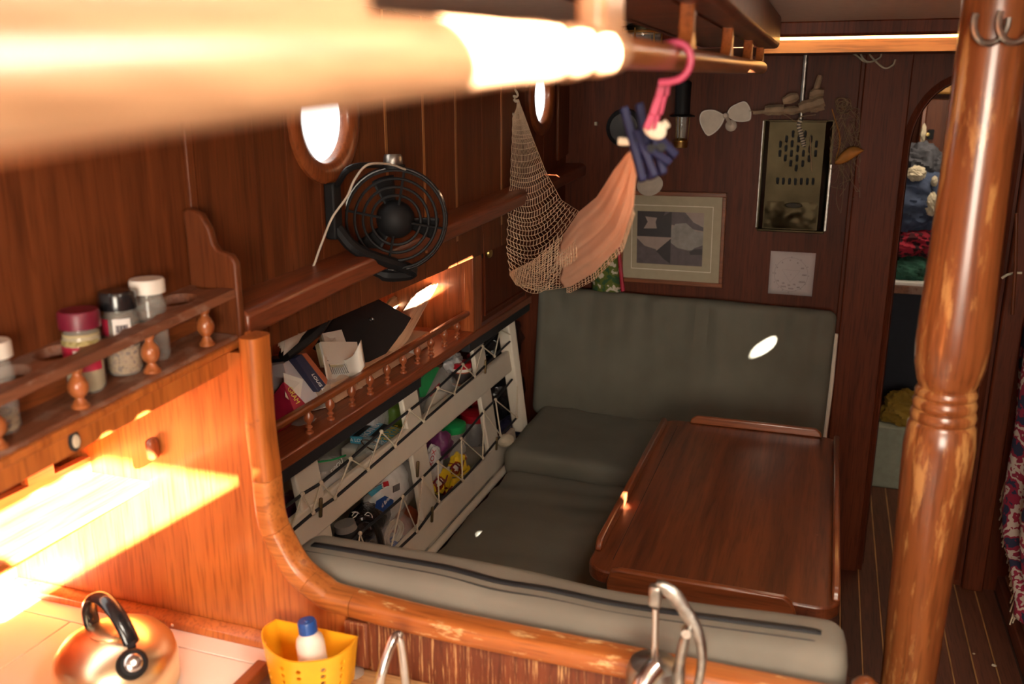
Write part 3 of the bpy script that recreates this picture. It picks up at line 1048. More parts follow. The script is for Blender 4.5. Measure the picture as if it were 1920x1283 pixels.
# corner cabinet beyond the bookshelf
cb = thing('corner_cabinet', 'teak corner cabinet with a small brass knob beyond the bookshelf', 'cabinet', (-0.95, 2.5, ZS))
MB().box((-1.31, YD, ZS+0.018), (XS-0.004, YD+0.016, 1.293)).build('side_panel', 'teak_v', cb, smooth=False)
MB().box((XS-0.03, YD-0.007, ZS+0.018), (XS-0.001, YD+0.055, 1.29)).build('stile', 'teak_v', cb, bevel=0.003)
MB().box((XS-0.018, YD+0.06, ZS+0.03), (XS-0.002, 2.74, 1.29)).build('door', 'mahogany_v', cb, bevel=0.002)
cbd = cb.children[-1]
dm = MB()
for a, b in (((XS, YD+0.075, ZS+0.05), (XS, 2.72, ZS+0.05)), ((XS, YD+0.075, ZS+0.05), (XS, YD+0.075, 1.29)), ((XS, 2.72, ZS+0.05), (XS, 2.72, 1.29))):
    dm.tube([a, b], 0.004, 6)
dm.build('door_moulding', 'mahogany_v', cbd)
MB().box((XS-0.04, 2.745, ZS+0.018), (XS-0.002, D, 1.31)).build('end_stile', 'mahogany_v', cb, smooth=False)
P = at(908, 474, X=XS-0.002)
MB().lathe(P, (1, -0.1, 0), [(0.006, 0), (0.005, 0.006), (0.012, 0.010), (0.014, 0.016), (0.011, 0.021), (0.0, 0.023)], 20).build('knob', 'brass', cbd)
MB().lathe(P-V((0.002, 0.006, 0)), (1, 0, 0), [(0.016, 0), (0.015, 0.003)], 20).build('knob_plate', 'black_plastic', cbd)

# cream rack that closes the locker below the shelf
lr = thing('locker_rack', 'cream painted slatted rack laced with shock cord and string', 'rack', (-0.95, 2.0, 0.42))


def rp(y, z, off=0.0):
    return V((rackX(z)+off, y, z))


def slat(y0, y1, z0, z1, name='slat', th=0.016, f=0.0):
    MB().hexa([rp(y0, z0, f), rp(y1, z0, f), rp(y1, z0, f-th), rp(y0, z0, f-th)], [rp(y0, z1, f), rp(y1, z1, f), rp(y1, z1, f-th), rp(y0, z1, f-th)]).build(name, 'cream_paint', lr, bevel=0.004)


slat(1.14, 2.80, 0.690, 0.760)
slat(1.14, 2.74, 0.432, 0.505)
upr = []
for (xa, ya_), (xb, yb_) in (((577, 880), (600, 980)), ((765, 730), (800, 880)), ((896, 640), (925, 800))):
    P = onR((xa+xb)/2, (ya_+yb_)/2)
    upr.append(P.y)
    slat(P.y-0.045, P.y+0.045, 0.40, ZS-0.035, 'upright', 0.016, -0.003)
MB().hexa([rp(2.79, 0.47, 0.012), rp(2.815, 0.47, 0.020), rp(2.815, 0.47, -0.03), rp(2.79, 0.47, -0.03)],
          [rp(2.79, ZS-0.01, 0.012), rp(2.815, ZS-0.01, 0.03), rp(2.815, ZS-0.01, -0.03), rp(2.79, ZS-0.01, -0.03)]).build('end_upright', 'cream_paint', lr, bevel=0.004)
# slanting foot batten along the seat
MB().tube([rp(1.2, 0.436, 0.022), rp(2.78, 0.436, 0.022)], 0.011, 10).build('foot_batten', 'cream_paint', lr)
for zz in (0.425,):
    MB().box((-1.31, 1.14, zz-0.03), (-0.95, 2.80, zz-0.012)).build('locker_floor', 'cream_paint', lr, smooth=False)
MB().box((-1.31, 1.14, 0.672), (-1.01, 2.80, 0.684)).build('locker_shelf', 'cream_paint', lr, smooth=False)
# shock cords and zigzag lacing
UT = ((530, 955), (567, 927), (602, 906), (657, 861), (715, 810), (768, 770), (821, 728), (868, 684), (905, 650), (938, 618), (962, 596))
UB = ((545, 998), (587, 962), (628, 934), (690, 881), (741, 837), (794, 790), (852, 739), (890, 706), (927, 668), (965, 632))
LT = ((640, 1035), (675, 1001), (755, 932), (792, 896), (821, 867), (865, 823), (907, 772), (929, 750), (960, 712))
LB = ((660, 1110), (700, 1070), (729, 1047), (782, 997), (823, 941), (867, 901), (905, 859), (939, 817), (969, 783))
ZU = ((545, 998), (567, 927), (587, 962), (602, 906), (628, 934), (657, 861), (690, 881), (715, 810), (741, 837), (768, 770), (794, 790), (821, 728), (852, 739), (868, 684), (890, 706), (905, 650), (927, 668), (938, 618), (965, 632))
ZL = ((660, 1110), (675, 1001), (700, 1070), (729, 1047), (755, 932), (782, 997), (792, 896), (823, 941), (821, 867), (867, 901), (865, 823), (905, 859), (907, 772), (939, 817), (929, 750), (969, 783), (971, 680))
for tp_, bt_, zg in ((UT, UB, ZU), (LT, LB, ZL)):
    for run in (tp_, bt_):
        MB().tube([onR(x, y, 0.007) for x, y in run], 0.0036, 8).build('shock_cord', 'black_line', lr)
    MB().tube([onR(x, y, 0.011) for x, y in zg], 0.0021, 6).build('lacing', 'string', lr)
    mk = MB()
    for x, y in zg:
        q = onR(x, y, 0.010)
        mk.ball(q, 0.0055, 0.0062, 0.006, 6, 8)
    tag(mk.build('knots', 'string', lr), None, kind='stuff')
for px, py in ((601, 952), (783, 880), (910, 688), (810, 965), (931, 832)):
    P = onR(px, py, 0.008)
    t_ = MB(M.Translation(P) @ M.Rotation(R(-8), 4, 'X'))
    t_.box((-0.003, -0.0045, -0.022), (0.004, 0.0045, 0.022))
    t_.build('bronze_cleat', 'bronze', lr, bevel=0.003)

# ================================================================== cushions
def folds(ax, amp, k, seed):
    def f(p, n):
        a = p[ax]
        v = nz((a*k, p[(ax+1) % 3]*2.0, p[(ax+2) % 3]*2.0), 1.0, seed)
        u = nz((p.x*6, p.y*6, p.z*6), 1.0, seed+5)
        return n*(amp*v + amp*0.7*u)
    return f


def vert_folds(p, n):
    """creases hanging from the top seam"""
    t = max(0.0, min(1.0, (p.z+0.05)/0.24))
    v = nz((p.x*24, p.y*2, p.z*2.0), 1.0, 3.1)
    w_ = nz((p.x*6, p.y*2, p.z*5), 1.0, 9)
    return V((0, n.y, 0))*(0.016*v*(0.3+t) + 0.008*w_) + V((0, 0, n.z))*0.003*w_


bk = thing('back_cushion', 'large grey back cushion standing against the far bulkhead', 'cushion', (-0.43, 2.99, 0.44))
T = M.Translation((-0.443, 3.0, 0.705)) @ M.Rotation(R(-6), 4, 'X') @ M.Rotation(R(1.0), 4, 'Y')
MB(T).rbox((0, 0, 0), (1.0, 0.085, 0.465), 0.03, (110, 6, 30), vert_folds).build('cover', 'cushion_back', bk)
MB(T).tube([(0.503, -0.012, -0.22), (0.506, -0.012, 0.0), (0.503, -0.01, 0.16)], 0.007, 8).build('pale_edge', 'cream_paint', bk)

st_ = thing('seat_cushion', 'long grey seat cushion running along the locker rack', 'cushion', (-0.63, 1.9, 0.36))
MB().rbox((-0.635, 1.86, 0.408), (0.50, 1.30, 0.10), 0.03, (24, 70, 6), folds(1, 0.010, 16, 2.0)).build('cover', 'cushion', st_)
sc2 = thing('seat_cushion', 'short grey seat cushion set across below the back cushion', 'cushion', (-0.45, 2.7, 0.40))
T = M.Translation((-0.42, 2.735, 0.452)) @ M.Rotation(R(3), 4, 'Y') @ M.Rotation(R(2), 4, 'X')
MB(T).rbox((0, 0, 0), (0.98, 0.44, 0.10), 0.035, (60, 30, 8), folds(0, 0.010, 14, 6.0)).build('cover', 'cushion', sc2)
MB().ball(at(948, 826, Y=2.60), 0.03, 0.035, 0.02, 8, 12).build('pale_corner', 'fleece', sc2)
# plinths under the seats
struct(MB().box((-0.93, 1.12, 0.0), (-0.385, 2.96, 0.36)).build('settee_base', 'mahogany_v', smooth=False), 'dark wooden settee base under the seat cushions', 'seat base')
struct(MB().box((-0.385, 2.52, 0.0), (0.06, 3.06, 0.40)).build('settee_base_far', 'mahogany_v', smooth=False), 'dark wooden seat base under the far cushion', 'seat base')

nb = thing('backrest_cushion', 'grey settee backrest with a black zip behind the cap rail', 'cushion', (-0.32, 1.18, 0.55))


def nbend(p, n):
    d = n*(0.004*nz((p.x*7, p.y*7, p.z*7), 1, 1.3))
    return d + V((0, -0.004*sin(p.x*9), 0.010*nz((p.x*2.5, 0, 0), 1, 4.2)))


NBX, NBY, NBZ = -0.352, 1.172, 0.715
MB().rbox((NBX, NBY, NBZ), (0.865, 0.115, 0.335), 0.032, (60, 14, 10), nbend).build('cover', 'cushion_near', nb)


def nbz(x, y):
    p = V((x-NBX, y-NBY, 0.1675))
    return NBZ+0.1675+nbend(p, V((0, 0, 1))).z


zp = []
for i in range(46):
    x = -0.75+0.80*i/45
    y = NBY-0.004-0.004*sin((x-NBX)*9) + (0.006*math.exp(-((x+0.42)/0.06)**2))*-1.5
    zz = nbz(x, y)
    if x > 0.03:
        zz -= (x-0.03)**2*9
    zp.append(V((x, y, zz)))
mb = MB()
mb.grid(lambda u, v: zp[min(45, int(round(u*45)))]+V((0, (v-0.5)*0.013, 0.0012)), 46, 2)
mb.build('zip', 'black_line', nb, solid=0.002)
for dy in (-0.022, 0.040):
    MB().tube([p+V((0, dy, -0.0006 if dy < 0 else -0.006)) for p in zp], 0.0014, 6).build('seam', 'rubber' if dy < 0 else 'cushion_near', nb)

# ================================================================== table
TX0, TX1, TY0, TY1, TZ = -0.39, 0.086, 1.562, 2.464, 0.70
tb = thing('saloon_table', 'dark varnished saloon table with raised edges', 'table', ((TX0+TX1)/2, 2.0, 0))
cr = 0.045
pts = []
for cx, cy, a0 in ((TX1-cr, TY1-cr, 0), (TX0+cr, TY1-cr, 90), (TX0+cr, TY0+cr, 180), (TX1-cr, TY0+cr, 270)):
    pts += [(cx+cr*cos(R(a0+90*k/6)), cy+cr*sin(R(a0+90*k/6)), TZ-0.028) for k in range(7)]
pts2 = []
MB().prism(pts, (0, 0, 0.028)).build('top', 'table_wood', tb, bevel=0.004)
fh = 0.024


def fiddle(p, q, name_mat):
    p, q = V(p), V(q)
    d = (q-p)
    L_ = d.length
    d.normalize()
    prof_ = [(0, 0), (L_, 0), (L_-0.004, fh*0.55), (L_-0.018, fh), (0.018, fh), (0.004, fh*0.55)]
    sd = d.cross(V((0, 0, 1)))*0.014
    MB().prism([p+d*a+V((0, 0, b))-sd*0.5 for a, b in prof_], sd).build('fiddle', name_mat, tb, bevel=0.004, seg=3)


fiddle((TX0+0.009, TY0+0.075, TZ), (TX0+0.009, TY1-0.04, TZ), 'table_edge')
fiddle((TX1-0.009, TY0+0.03, TZ), (TX1-0.009, TY1-0.03, TZ), 'table_edge')
fiddle((TX0+0.075, TY1-0.009, TZ), (TX1-0.045, TY1-0.009, TZ), 'table_edge_t')
# deep apron along the near edge
ap = [(TX0+0.05, TZ-0.055), (TX1-0.085, TZ-0.055), (TX1-0.075, TZ-0.02), (TX1-0.085, TZ+0.004), (TX1-0.10, TZ+0.013), (TX0+0.07, TZ+0.013), (TX0+0.054, TZ+0.008), (TX0+0.046, TZ-0.02)]
MB().prism([(x, TY0-0.010, z) for x, z in ap], (0, 0.016, 0)).build('near_apron', 'table_edge_t', tb, bevel=0.004, seg=3)
MB().box((TX0+0.045, TY0+0.05, TZ-0.034), (TX0+0.0465, TY1-0.05, TZ+0.0003)).build('leaf_seam', 'black_line', tb, smooth=False)
MB().box((-0.19, 1.95, 0.0), (-0.11, 2.2, TZ-0.028)).build('pedestal', 'mahogany_v', tb, bevel=0.006)
MB().box((-0.22, 1.8, 0.0), (-0.08, 2.3, 0.03)).build('foot', 'mahogany_v', tb, bevel=0.006)
MB().box((TX0+0.06, TY0+0.05, TZ-0.07), (TX1-0.06, TY0+0.07, TZ-0.028)).build('cross_bearer', 'mahogany_t', tb, bevel=0.003)

# ================================================================== turned post
PP = at(1772, 750, Y=1.367)
px_, py_ = PP.x, PP.y
zs = PP.z-0.002
po = thing('turned_post', 'thick turned teak post with worn varnish and ringed collar', 'post', (px_, py_, 0))
pr = [(0.030, 0.0), (0.034, 0.45), (0.0375, 0.62), (0.043, zs-0.26), (0.0475, zs-0.12), (0.0485, zs-0.065), (0.0455, zs-0.035), (0.0412, zs-0.029), (0.0435, zs-0.026), (0.0445, zs-0.0195), (0.0425, zs-0.013),
      (0.0392, zs-0.011), (0.042, zs-0.008), (0.043, zs-0.001), (0.041, zs+0.005), (0.0388, zs+0.007), (0.0412, zs+0.010), (0.0418, zs+0.015), (0.0395, zs+0.020), (0.0375, zs+0.022), (0.041, zs+0.030), (0.0465, zs+0.055),
      (0.0485, zs+0.085), (0.0480, zs+0.12), (0.0455, zs+0.20), (0.043, zs+0.32), (0.042, zs+0.45), (0.042, 1.765)]
MB().lathe((px_, py_, 0), (0, 0, 1), pr, 56).build('shaft', 'post_wood', po)
# newel knob at the end of the cap rail
P = at(1622, 1268, Y=1.12)
nk = MB().lathe((P.x, 1.10, 0.3), (0, 0, 1), [(0.018, 0), (0.018, P.z-0.3-0.05), (0.013, P.z-0.3-0.045), (0.0185, P.z-0.3-0.02), (0.017, P.z-0.3), (0.008, P.z-0.3+0.010), (0.0, P.z-0.3+0.012)], 24).build('newel_knob', 'post_wood')
tag(nk, 'small turned knob at the foot of the thick post', 'knob')
# shackles hung near the head of the post
for (x, y, r_), lb in (((1858, 40, 0.021), 'left steel shackle hanging at the head of the post'), ((1906, 36, 0.022), 'right steel shackle hanging at the head of the post')):
    P = at(x, y, Y=1.31)
    o = MB().tube([P+RGT*(r_*cos(a))+V((0, 0, r_*1.25*sin(a))) for a in [R(-200+i*11) for i in range(20)]], 0.0042, 8).build('shackle', 'steel_worn')
    tag(o, lb, 'shackle', 'shackles on the post')

# ================================================================== overhead rail and rack
RX = -0.163


def rlz(Y):
    return 1.6055+0.050*(Y-0.18) if Y < 0.70 else 1.6315+0.0165*(Y-0.70)


oh = thing('overhead_handrail', 'sunlit turned overhead handrail running over the galley', 'handrail', (RX, 0.4, 1.58))
prof_r = [(0.0165, 0.05), (0.0165, 0.455), (0.0172, 0.475), (0.0178, 0.50), (0.0178, 0.526), (0.0150, 0.536), (0.0122, 0.540), (0.0122, 0.552), (0.0150, 0.556), (0.0178, 0.566), (0.0178, 0.588), (0.0150, 0.598), (0.0122, 0.602), (0.0122, 0.617), (0.0172, 0.625), (0.0185, 0.66), (0.0172, 0.70), (0.013, 0.708)]
ax = V((0, 1, 0.050)).normalized()
o0 = V((RX, 0, rlz(0)))
ax2 = V((0, 1, 0.0165)).normalized()
o2 = V((RX, 0, 1.6315-0.0165*0.70))
MB().lathe(o0, ax, prof_r, 32).build('turned_rail', 'rail_sunlit', oh)
MB().lathe(o2, ax2, [(0.0128, 0.69), (0.0132, 1.0), (0.014, 2.10), (0.0125, 2.15), (0.006, 2.158)], 24).build('plain_rail', 'rail_shaded', oh)
for ya_, yb_, sl in ((0.628, 0.698, 0.03), (0.03, 0.30, 0.04)):
    MB().hexa([(RX-0.011, ya_, rlz(ya_)), (RX+0.011, ya_, rlz(ya_)), (RX+0.011, yb_, rlz(yb_)), (RX-0.011, yb_, rlz(yb_))],
              [(RX-0.011, ya_, 1.765), (RX+0.011, ya_, 1.765), (RX+0.011, yb_-sl, 1.80), (RX-0.011, yb_-sl, 1.80)]).build('bracket', 'rail_sunlit', oh, bevel=0.006, seg=3)
for ya_ in (1.06, 1.46, 1.80, 2.08):
    z0 = rlz(ya_)+0.006
    zt = 1.70
    pf = [(-0.045, z0), (-0.018, z0+0.010), (-0.009, z0+0.024), (-0.006, zt), (0.006, zt), (0.009, z0+0.024), (0.018, z0+0.010), (0.045, z0)]
    MB().prism([(RX-0.008, ya_+a, z) for a, z in pf], (0.016, 0, 0)).build('upright', 'rail_shaded', oh, bevel=0.002)
MB().box((RX-0.012, 0.80, 1.695), (RX+0.035, 2.15, 1.765)).build('upper_rail', 'mahogany_t', oh, bevel=0.01, seg=3)
MB().box((RX-0.12, 0.95, 1.70), (RX-0.02, 2.15, 1.714)).build('rack_board', 'mahogany_t', oh, smooth=False)
MB().box((RX-0.13, 0.95, 1.70), (RX-0.115, 2.15, 1.765)).build('rack_back', 'mahogany_t', oh, smooth=False)

# pink hook, ribbon, pegs
hk = thing('pink_hook', 'pink plastic hook and ribbon looped over the handrail', 'hook', at(1240, 155, Y=0.95))
c = V((RX, 0.93, rlz(0.93)))
fw = (c-EYE).normalized()
rt = RGT
upc = V((0, 0, 1))
hp = [at(x, y, Y=0.95) for x, y in ((1247, 84), (1268, 80), (1286, 88), (1295, 106), (1292, 128), (1278, 146), (1258, 153), (1236, 155))]
MB().tube(wavy(hp, 5), 0.0038, 10).build('hook', 'pink', hk)
MB().tube([at(1252, 82, Y=0.945), at(1238, 92, Y=0.90)], 0.0036, 8).build('hook_tip', 'pink', hk)
rb = [at(x, y, Y=0.96) for x, y in ((1243, 152), (1236, 180), (1224, 215), (1212, 243))]
mb = MB()
for a, b in zip(rb[:-1], rb[1:]):
    mb.bar(a, b, 0.008, 0.002, up=(0, 1, 0))
mb.build('ribbon', 'pink', hk, bevel=0.0008, seg=1)
mb = MB()
for a, b in zip(rb[:-1], rb[1:]):
    mb.bar(a+RGT*0.006, b+RGT*0.008, 0.004, 0.002, up=(0, 1, 0))
mb.build('ribbon', 'pink', hk, bevel=0.0008, seg=1)
kn = [at(x, y, Y=0.97) for x, y in ((1212, 238), (1224, 252), (1240, 252), (1238, 238), (1222, 236), (1216, 246), (1234, 244), (1252, 230))]
tag(MB().tube(wavy(kn, 5), 0.0045, 8).build('rope_knot', 'string'), 'off-white rope knot between ribbon and blue pegs', 'rope')


def peg(p, q, label, w_=0.016):
    """spring peg: two tapered jaws and a coil"""
    P, Q = at(*p, Y=1.0), at(*q, Y=1.0)
    t = thing('clothes_peg', label, 'clothes peg', Q, 'blue clothes pegs')
    d = (Q-P).normalized()
    sd = d.cross(FWD).normalized()
    for sg in (-1, 1):
        a, b = P+sd*sg*0.0085, Q+sd*sg*0.005
        m_ = a.lerp(b, 0.5)+sd*sg*0.0005
        MB().hexa([a-FWD*w_*0.3-sd*0.0045, a+FWD*w_*0.3-sd*0.0045, a+FWD*w_*0.3+sd*0.0045, a-FWD*w_*0.3+sd*0.0045],
                  [b-FWD*w_*0.4-sd*0.0042, b+FWD*w_*0.4-sd*0.0042, b+FWD*w_*0.4+sd*0.0042, b-FWD*w_*0.4+sd*0.0042]).build('jaw', 'peg_blue', t, bevel=0.0015)
    MB().lathe(P.lerp(Q, 0.45)-FWD*0.008, FWD, [(0.005, 0), (0.005, 0.016)], 12).build('spring', 'black_plastic', t)


peg((1184, 198), (1214, 338), 'long dark blue clothes peg clipping the hammock cloth')
peg((1206, 240), (1236, 330), 'dark blue clothes peg behind the long one')
peg((1218, 262), (1262, 300), 'short dark blue clothes peg pointing to the oil lamp', 0.014)
# pale toggle through the hammock's end
tag(MB().tube([at(1160, 265, Y=1.0), at(1186, 266, Y=1.0)], 0.0045, 8).build('toggle', 'fleece'), 'small pale wooden toggle at the hammock end', 'toggle')

# ------------------------------------------------------------------ hammock
HA = at(966, 186, Y=2.55)
hm = thing('net_hammock', 'string net hammock with a pinkish cloth slung from wall to handrail', 'hammock', at(1010, 545, Y=2.0))


def key(tab, u):
    for (a, *p), (b, *q) in zip(tab[:-1], tab[1:]):
        if u <= b:
            t = (u-a)/(b-a)
            t = t*t*(3-2*t)*0.35+t*0.65
            return [i+(j-i)*t for i, j in zip(p, q)]
    return list(tab[-1][1:])


FL_ = ((0, 962, 188, 2.55), (.2, 960, 255, 2.50), (.4, 957, 330, 2.44), (.6, 952, 405, 2.37), (.8, 949, 465, 2.30), (1, 956, 516, 2.22))
FR_ = ((0, 972, 186, 2.55), (.2, 997, 255, 2.48), (.4, 1022, 320, 2.38), (.6, 1052, 375, 2.26), (.8, 1085, 396, 2.12), (1, 1090, 430, 2.02))
NU_ = ((0, 956, 510, 2.22), (.2, 1000, 488, 2.05), (.4, 1058, 438, 1.85), (.55, 1086, 396, 1.68), (.7, 1120, 368, 1.48), (.85, 1152, 318, 1.22), (1, 1180, 284, 1.03))
NL_ = ((0, 956, 516, 2.22), (.1, 968, 535, 2.16), (.25, 1010, 546, 2.04), (.45, 1070, 538, 1.86), (.6, 1115, 512, 1.66), (.75, 1165, 460, 1.42), (.87, 1188, 390, 1.20), (1, 1197, 290, 1.03))


def side(A, B, u, v):
    a, b = key(A, u), key(B, u)
    return at(a[0], a[1], Y=a[2]).lerp(at(b[0], b[1], Y=b[2]), v)


def far_half(u, v):
    """inside of the sling, hollow towards us"""
    p = side(FL_, FR_, u, v)
    k = sin(pi*v)*(0.02+0.11*u)
    return p + (p-EYE).normalized()*k + V((0, 0, -0.10*u*u*sin(pi*v)))


def near_half(u, v, lift=0.0):
    """outside of the sling, bulging towards us"""
    p = side(NU_, NL_, u, v)
    return p - (p-EYE).normalized()*((0.06*sin(pi*min(1, u*1.02))+0.004)*sin(pi*v)+lift)


for nm_, fn_, nu_, nv_ in (('netting', far_half, 38, 19), ('netting', lambda u, v: near_half(u*0.5, v), 28, 18), ('netting', lambda u, v: near_half(0.42+0.44*u, 0.9+0.2*v, -0.004), 26, 5)):
    mb = MB()
    vs, fs = [], []
    for i in range(nu_+1):
        for j in range(nv_+1):
            vs.append(fn_(i/nu_, min(1, max(0, (j+(0.5 if i % 2 else 0.0))/nv_))))
    for i in range(nu_):
        for j in range(nv_):
            fs.append((i*(nv_+1)+j, (i+1)*(nv_+1)+j, (i+1)*(nv_+1)+j+1, i*(nv_+1)+j+1))
    mb.add(vs, fs)
    net = mb.build(nm_, 'net_string', hm, smooth=False)
    wm = net.modifiers.new('wire', 'WIREFRAME')
    wm.thickness = 0.0021
    wm.use_replace = True
    wm.use_even_offset = False


def cloth(u, v):
    s_ = 0.36+0.08*nz((v*5, 0, 0), 1, 2)*(1-u)+(1-0.36)*u
    s_ = min(1, max(0.2, s_))
    amp = 0.030*sin(pi*min(1, max(0, (s_-0.2)/0.85)))+0.003
    f = amp*(nz((v*5.5+s_*0.6, s_*1.3, 0), 1, 2.2)+0.4*nz((v*13, s_*2.5, 4), 1, 6))
    return near_half(s_, 0.01+0.98*v, 0.004+f)


MB().grid(cloth, 44, 60).build('cloth', 'hammock_cloth', hm, solid=0.003)
P = HA
kn = [P+V((0.0, -0.005, 0.03)), P+V((0.008, 0.0, 0.01)), P+V((-0.006, -0.012, 0.0)), P+V((0.012, -0.008, -0.006)), P+V((-0.01, 0.0, -0.004)), P+V((0.004, -0.014, 0.008)), P+V((-0.02, -0.02, 0.0)), P+V((0.0, -0.02, -0.045))]
MB().tube(wavy(kn, 4), 0.0035, 6).build('wall_knot', 'string', hm)
MB().lathe(P+V((-0.02, 0, 0.03)), (1, -0.08, 0), [(0.006, -0.02), (0.006, 0.012), (0.009, 0.014), (0.009, 0.02)], 12).build('wall_hook', 'brass', hm)

# ------------------------------------------------------------------ black wall fan
FC = at(742, 412, X=-0.80)
fd = V((0.50, -0.86, 0.05)).normalized()
fan = thing('wall_fan', 'round black fan with wire guard mounted on the teak wall', 'fan', FC-V((0, 0, 0.12)))
fe = fd.cross(V((0, 0, 1))).normalized()
fu = fe.cross(fd).normalized()
RF = 0.1
MB().lathe(FC-fd*0.035, fd, [(RF-0.001, 0), (RF+0.003, 0.0), (RF+0.004, 0.03), (RF+0.001, 0.034), (RF-0.003, 0.034), (RF-0.002, 0.0)], 48, caps=False).build('shroud', 'black_gloss', fan)
for r_ in (0.096, 0.080, 0.064, 0.048):
    MB().ring(FC+fd*(0.002+0.012*(1-(r_/0.1)**2)), fd, r_, 0.0030, 44, 6).build('guard_ring', 'black_plastic', fan)
for k in range(4):
    a = R(12+90*k)
    dv = fe*cos(a)+fu*sin(a)
    MB().tube([FC+dv*0.03+fd*0.016, FC+dv*0.065+fd*0.010, FC+dv*0.1+fd*0.0], 0.0028, 6).build('guard_spoke', 'black_plastic', fan)
MB().lathe(FC-fd*0.02, fd, [(0.036, 0), (0.038, 0.014), (0.036, 0.024), (0.031, 0.033), (0.022, 0.040), (0.011, 0.044), (0.0, 0.045)], 32).build('motor_cover', 'black_plastic', fan)
MB().lathe(FC-fd*0.085, fd, [(0.028, 0), (0.034, 0.01), (0.034, 0.055), (0.02, 0.065)], 28).build('motor', 'black_plastic', fan)
for k in range(3):
    a = R(75+120*k)

    def bl(u, v, a=a):
        ang = a+(u-0.5)*R(38)*(1-0.2*v)
        rr_ = 0.028+0.058*v
        return FC-fd*(0.012+0.022*(u-0.5)) + (fe*cos(ang)+fu*sin(ang))*rr_
    MB().grid(bl, 8, 8).build('blade', 'black_plastic', fan, solid=0.002)
MB().lathe(FC+fu*0.104-fd*0.018, fu, [(0.018, 0), (0.0195, 0.004), (0.0185, 0.018), (0.016, 0.022), (0.0, 0.0225)], 28).build('speed_knob', 'steel_worn', fan)
MB().lathe(FC+fu*0.098-fd*0.018, fu, [(0.024, 0), (0.024, 0.008)], 28).build('knob_seat', 'black_plastic', fan)
wp = at(625, 388, X=uX(1.45)+0.012)
MB().bar(wp+V((0, 0, 0.045)), wp-V((0, 0, 0.06)), 0.03, 0.022, up=(1, 0, 0)).build('wall_bracket', 'black_plastic', fan, bevel=0.004)
MB().tube(wavy([wp+V((0.01, 0, 0.04)), wp+V((0.05, -0.01, 0.075)), FC+fu*0.104-fd*0.05, FC+fu*0.103-fd*0.02], 5), 0.006, 8).build('upper_arm', 'black_plastic', fan)
MB().tube(wavy([wp+V((0.005, 0, -0.04)), wp+V((0.04, 0.02, -0.085)), FC-fu*0.106-fe*0.03-fd*0.03, FC-fu*0.112+fe*0.02-fd*0.02, FC-fu*0.095+fe*0.06-fd*0.02], 6), [0.012]*12+[0.014]*8+[0.010]*5, 8).build('lower_arm', 'black_plastic', fan)
cd = [at(x, y, X=X_) for x, y, X_ in ((760, 318, -0.78), (730, 308, -0.785), (690, 309, -0.79), (666, 335, -0.80), (650, 370, -0.82), (622, 410, -0.845), (600, 465, -0.865), (580, 512, -0.875), (530, 555, -0.875), (495, 583, -0.84))]
MB().tube(wavy(cd, 6), 0.0021, 6).build('cord', 'fan_white', fan)

# ================================================================== things on the far bulkhead
YW = D-0.001
# heater
HT = thing('cabin_heater', 'tarnished metal cabin heater with slotted front on the bulkhead', 'heater', (-0.1, D-0.03, 1.18))


def hpx(zx, zy, Y):      # from the close view of the heater
    return at(1400+zx/4.14, 140+zy/4.14, Y=Y)


YF = D-0.062
tl, br_ = hpx(150, 320, YF), hpx(575, 1165, YF)
hx0, hx1, hz0, hz1 = -0.212, -0.003, 1.178, 1.518
mb = MB()
mb.box((hx0+0.02, YF, hz0+0.005), (hx1-0.022, YF+0.002, hz1))
fp = mb.build('front_plate', 'brass_old', HT, smooth=False)
ct = MB()
SL = ((262, 540), (258, 612), (310, 500), (305, 572), (300, 648), (360, 460), (353, 537), (347, 612), (342, 688), (405, 500), (397, 575), (391, 650), (385, 725), (455, 462), (447, 537), (440, 612), (435, 690), (500, 500), (490, 580), (483, 652), (541, 540), (535, 612),
      (240, 825), (285, 827), (332, 828), (378, 830), (424, 830), (470, 830), (516, 830))
for zx, zy in SL:
    P = hpx(zx, zy, YF)
    poly = [(P.x+0.0046*cos(R(a)), YF-0.01, P.z+(0.0065 if 0 <= a <= 180 else -0.0065)+0.0046*sin(R(a))) for a in range(0, 360, 30)]
    ct.prism(poly, (0, 0.03, 0))
cut(fp, ct)
MB().box((hx0+0.025, YF+0.035, hz0+0.01), (hx1-0.027, YF+0.040, hz1-0.01)).build('slot_backing', 'black_plastic', HT, smooth=False)  # black sheet put behind the slots to stand for the shade inside
for xa, xb, ya_, yb_ in ((hx0, hx0+0.02, D, YF), (hx1, hx1-0.022, D, YF)):
    MB().prism([(xa, ya_, hz0), (xb, yb_, hz0), (xb, yb_+0.002, hz0), (xa+(0.002 if xa < -0.1 else -0.002), ya_, hz0)], (0, 0, hz1-hz0)).build('side_plate', 'brass_old', HT, smooth=False)
MB().box((hx0-0.004, D-0.008, hz0-0.006), (hx1+0.004, D-0.004, hz1+0.003)).build('back_plate', 'brass_old', HT, smooth=False)
MB().box((hx0-0.005, D-0.012, hz0), (hx0-0.001, D-0.002, hz1)).build('edge_strip', 'steel_worn', HT, bevel=0.001)
MB().box((hx1-0.002, D-0.02, hz0-0.002), (hx1+0.007, D-0.004, hz1-0.13)).build('edge_strip', 'steel_worn', HT, bevel=0.002)
MB().box((hx0+0.018, YF, hz1-0.002), (hx1-0.02, D, hz1+0.003)).build('top_plate', 'brass_old', HT, smooth=False)
MB().box((hx0+0.004, YF-0.004, hz0-0.004), (hx1, D, hz0+0.004)).build('bottom_tray', 'brass_old', HT, bevel=0.002)
# creased lower front


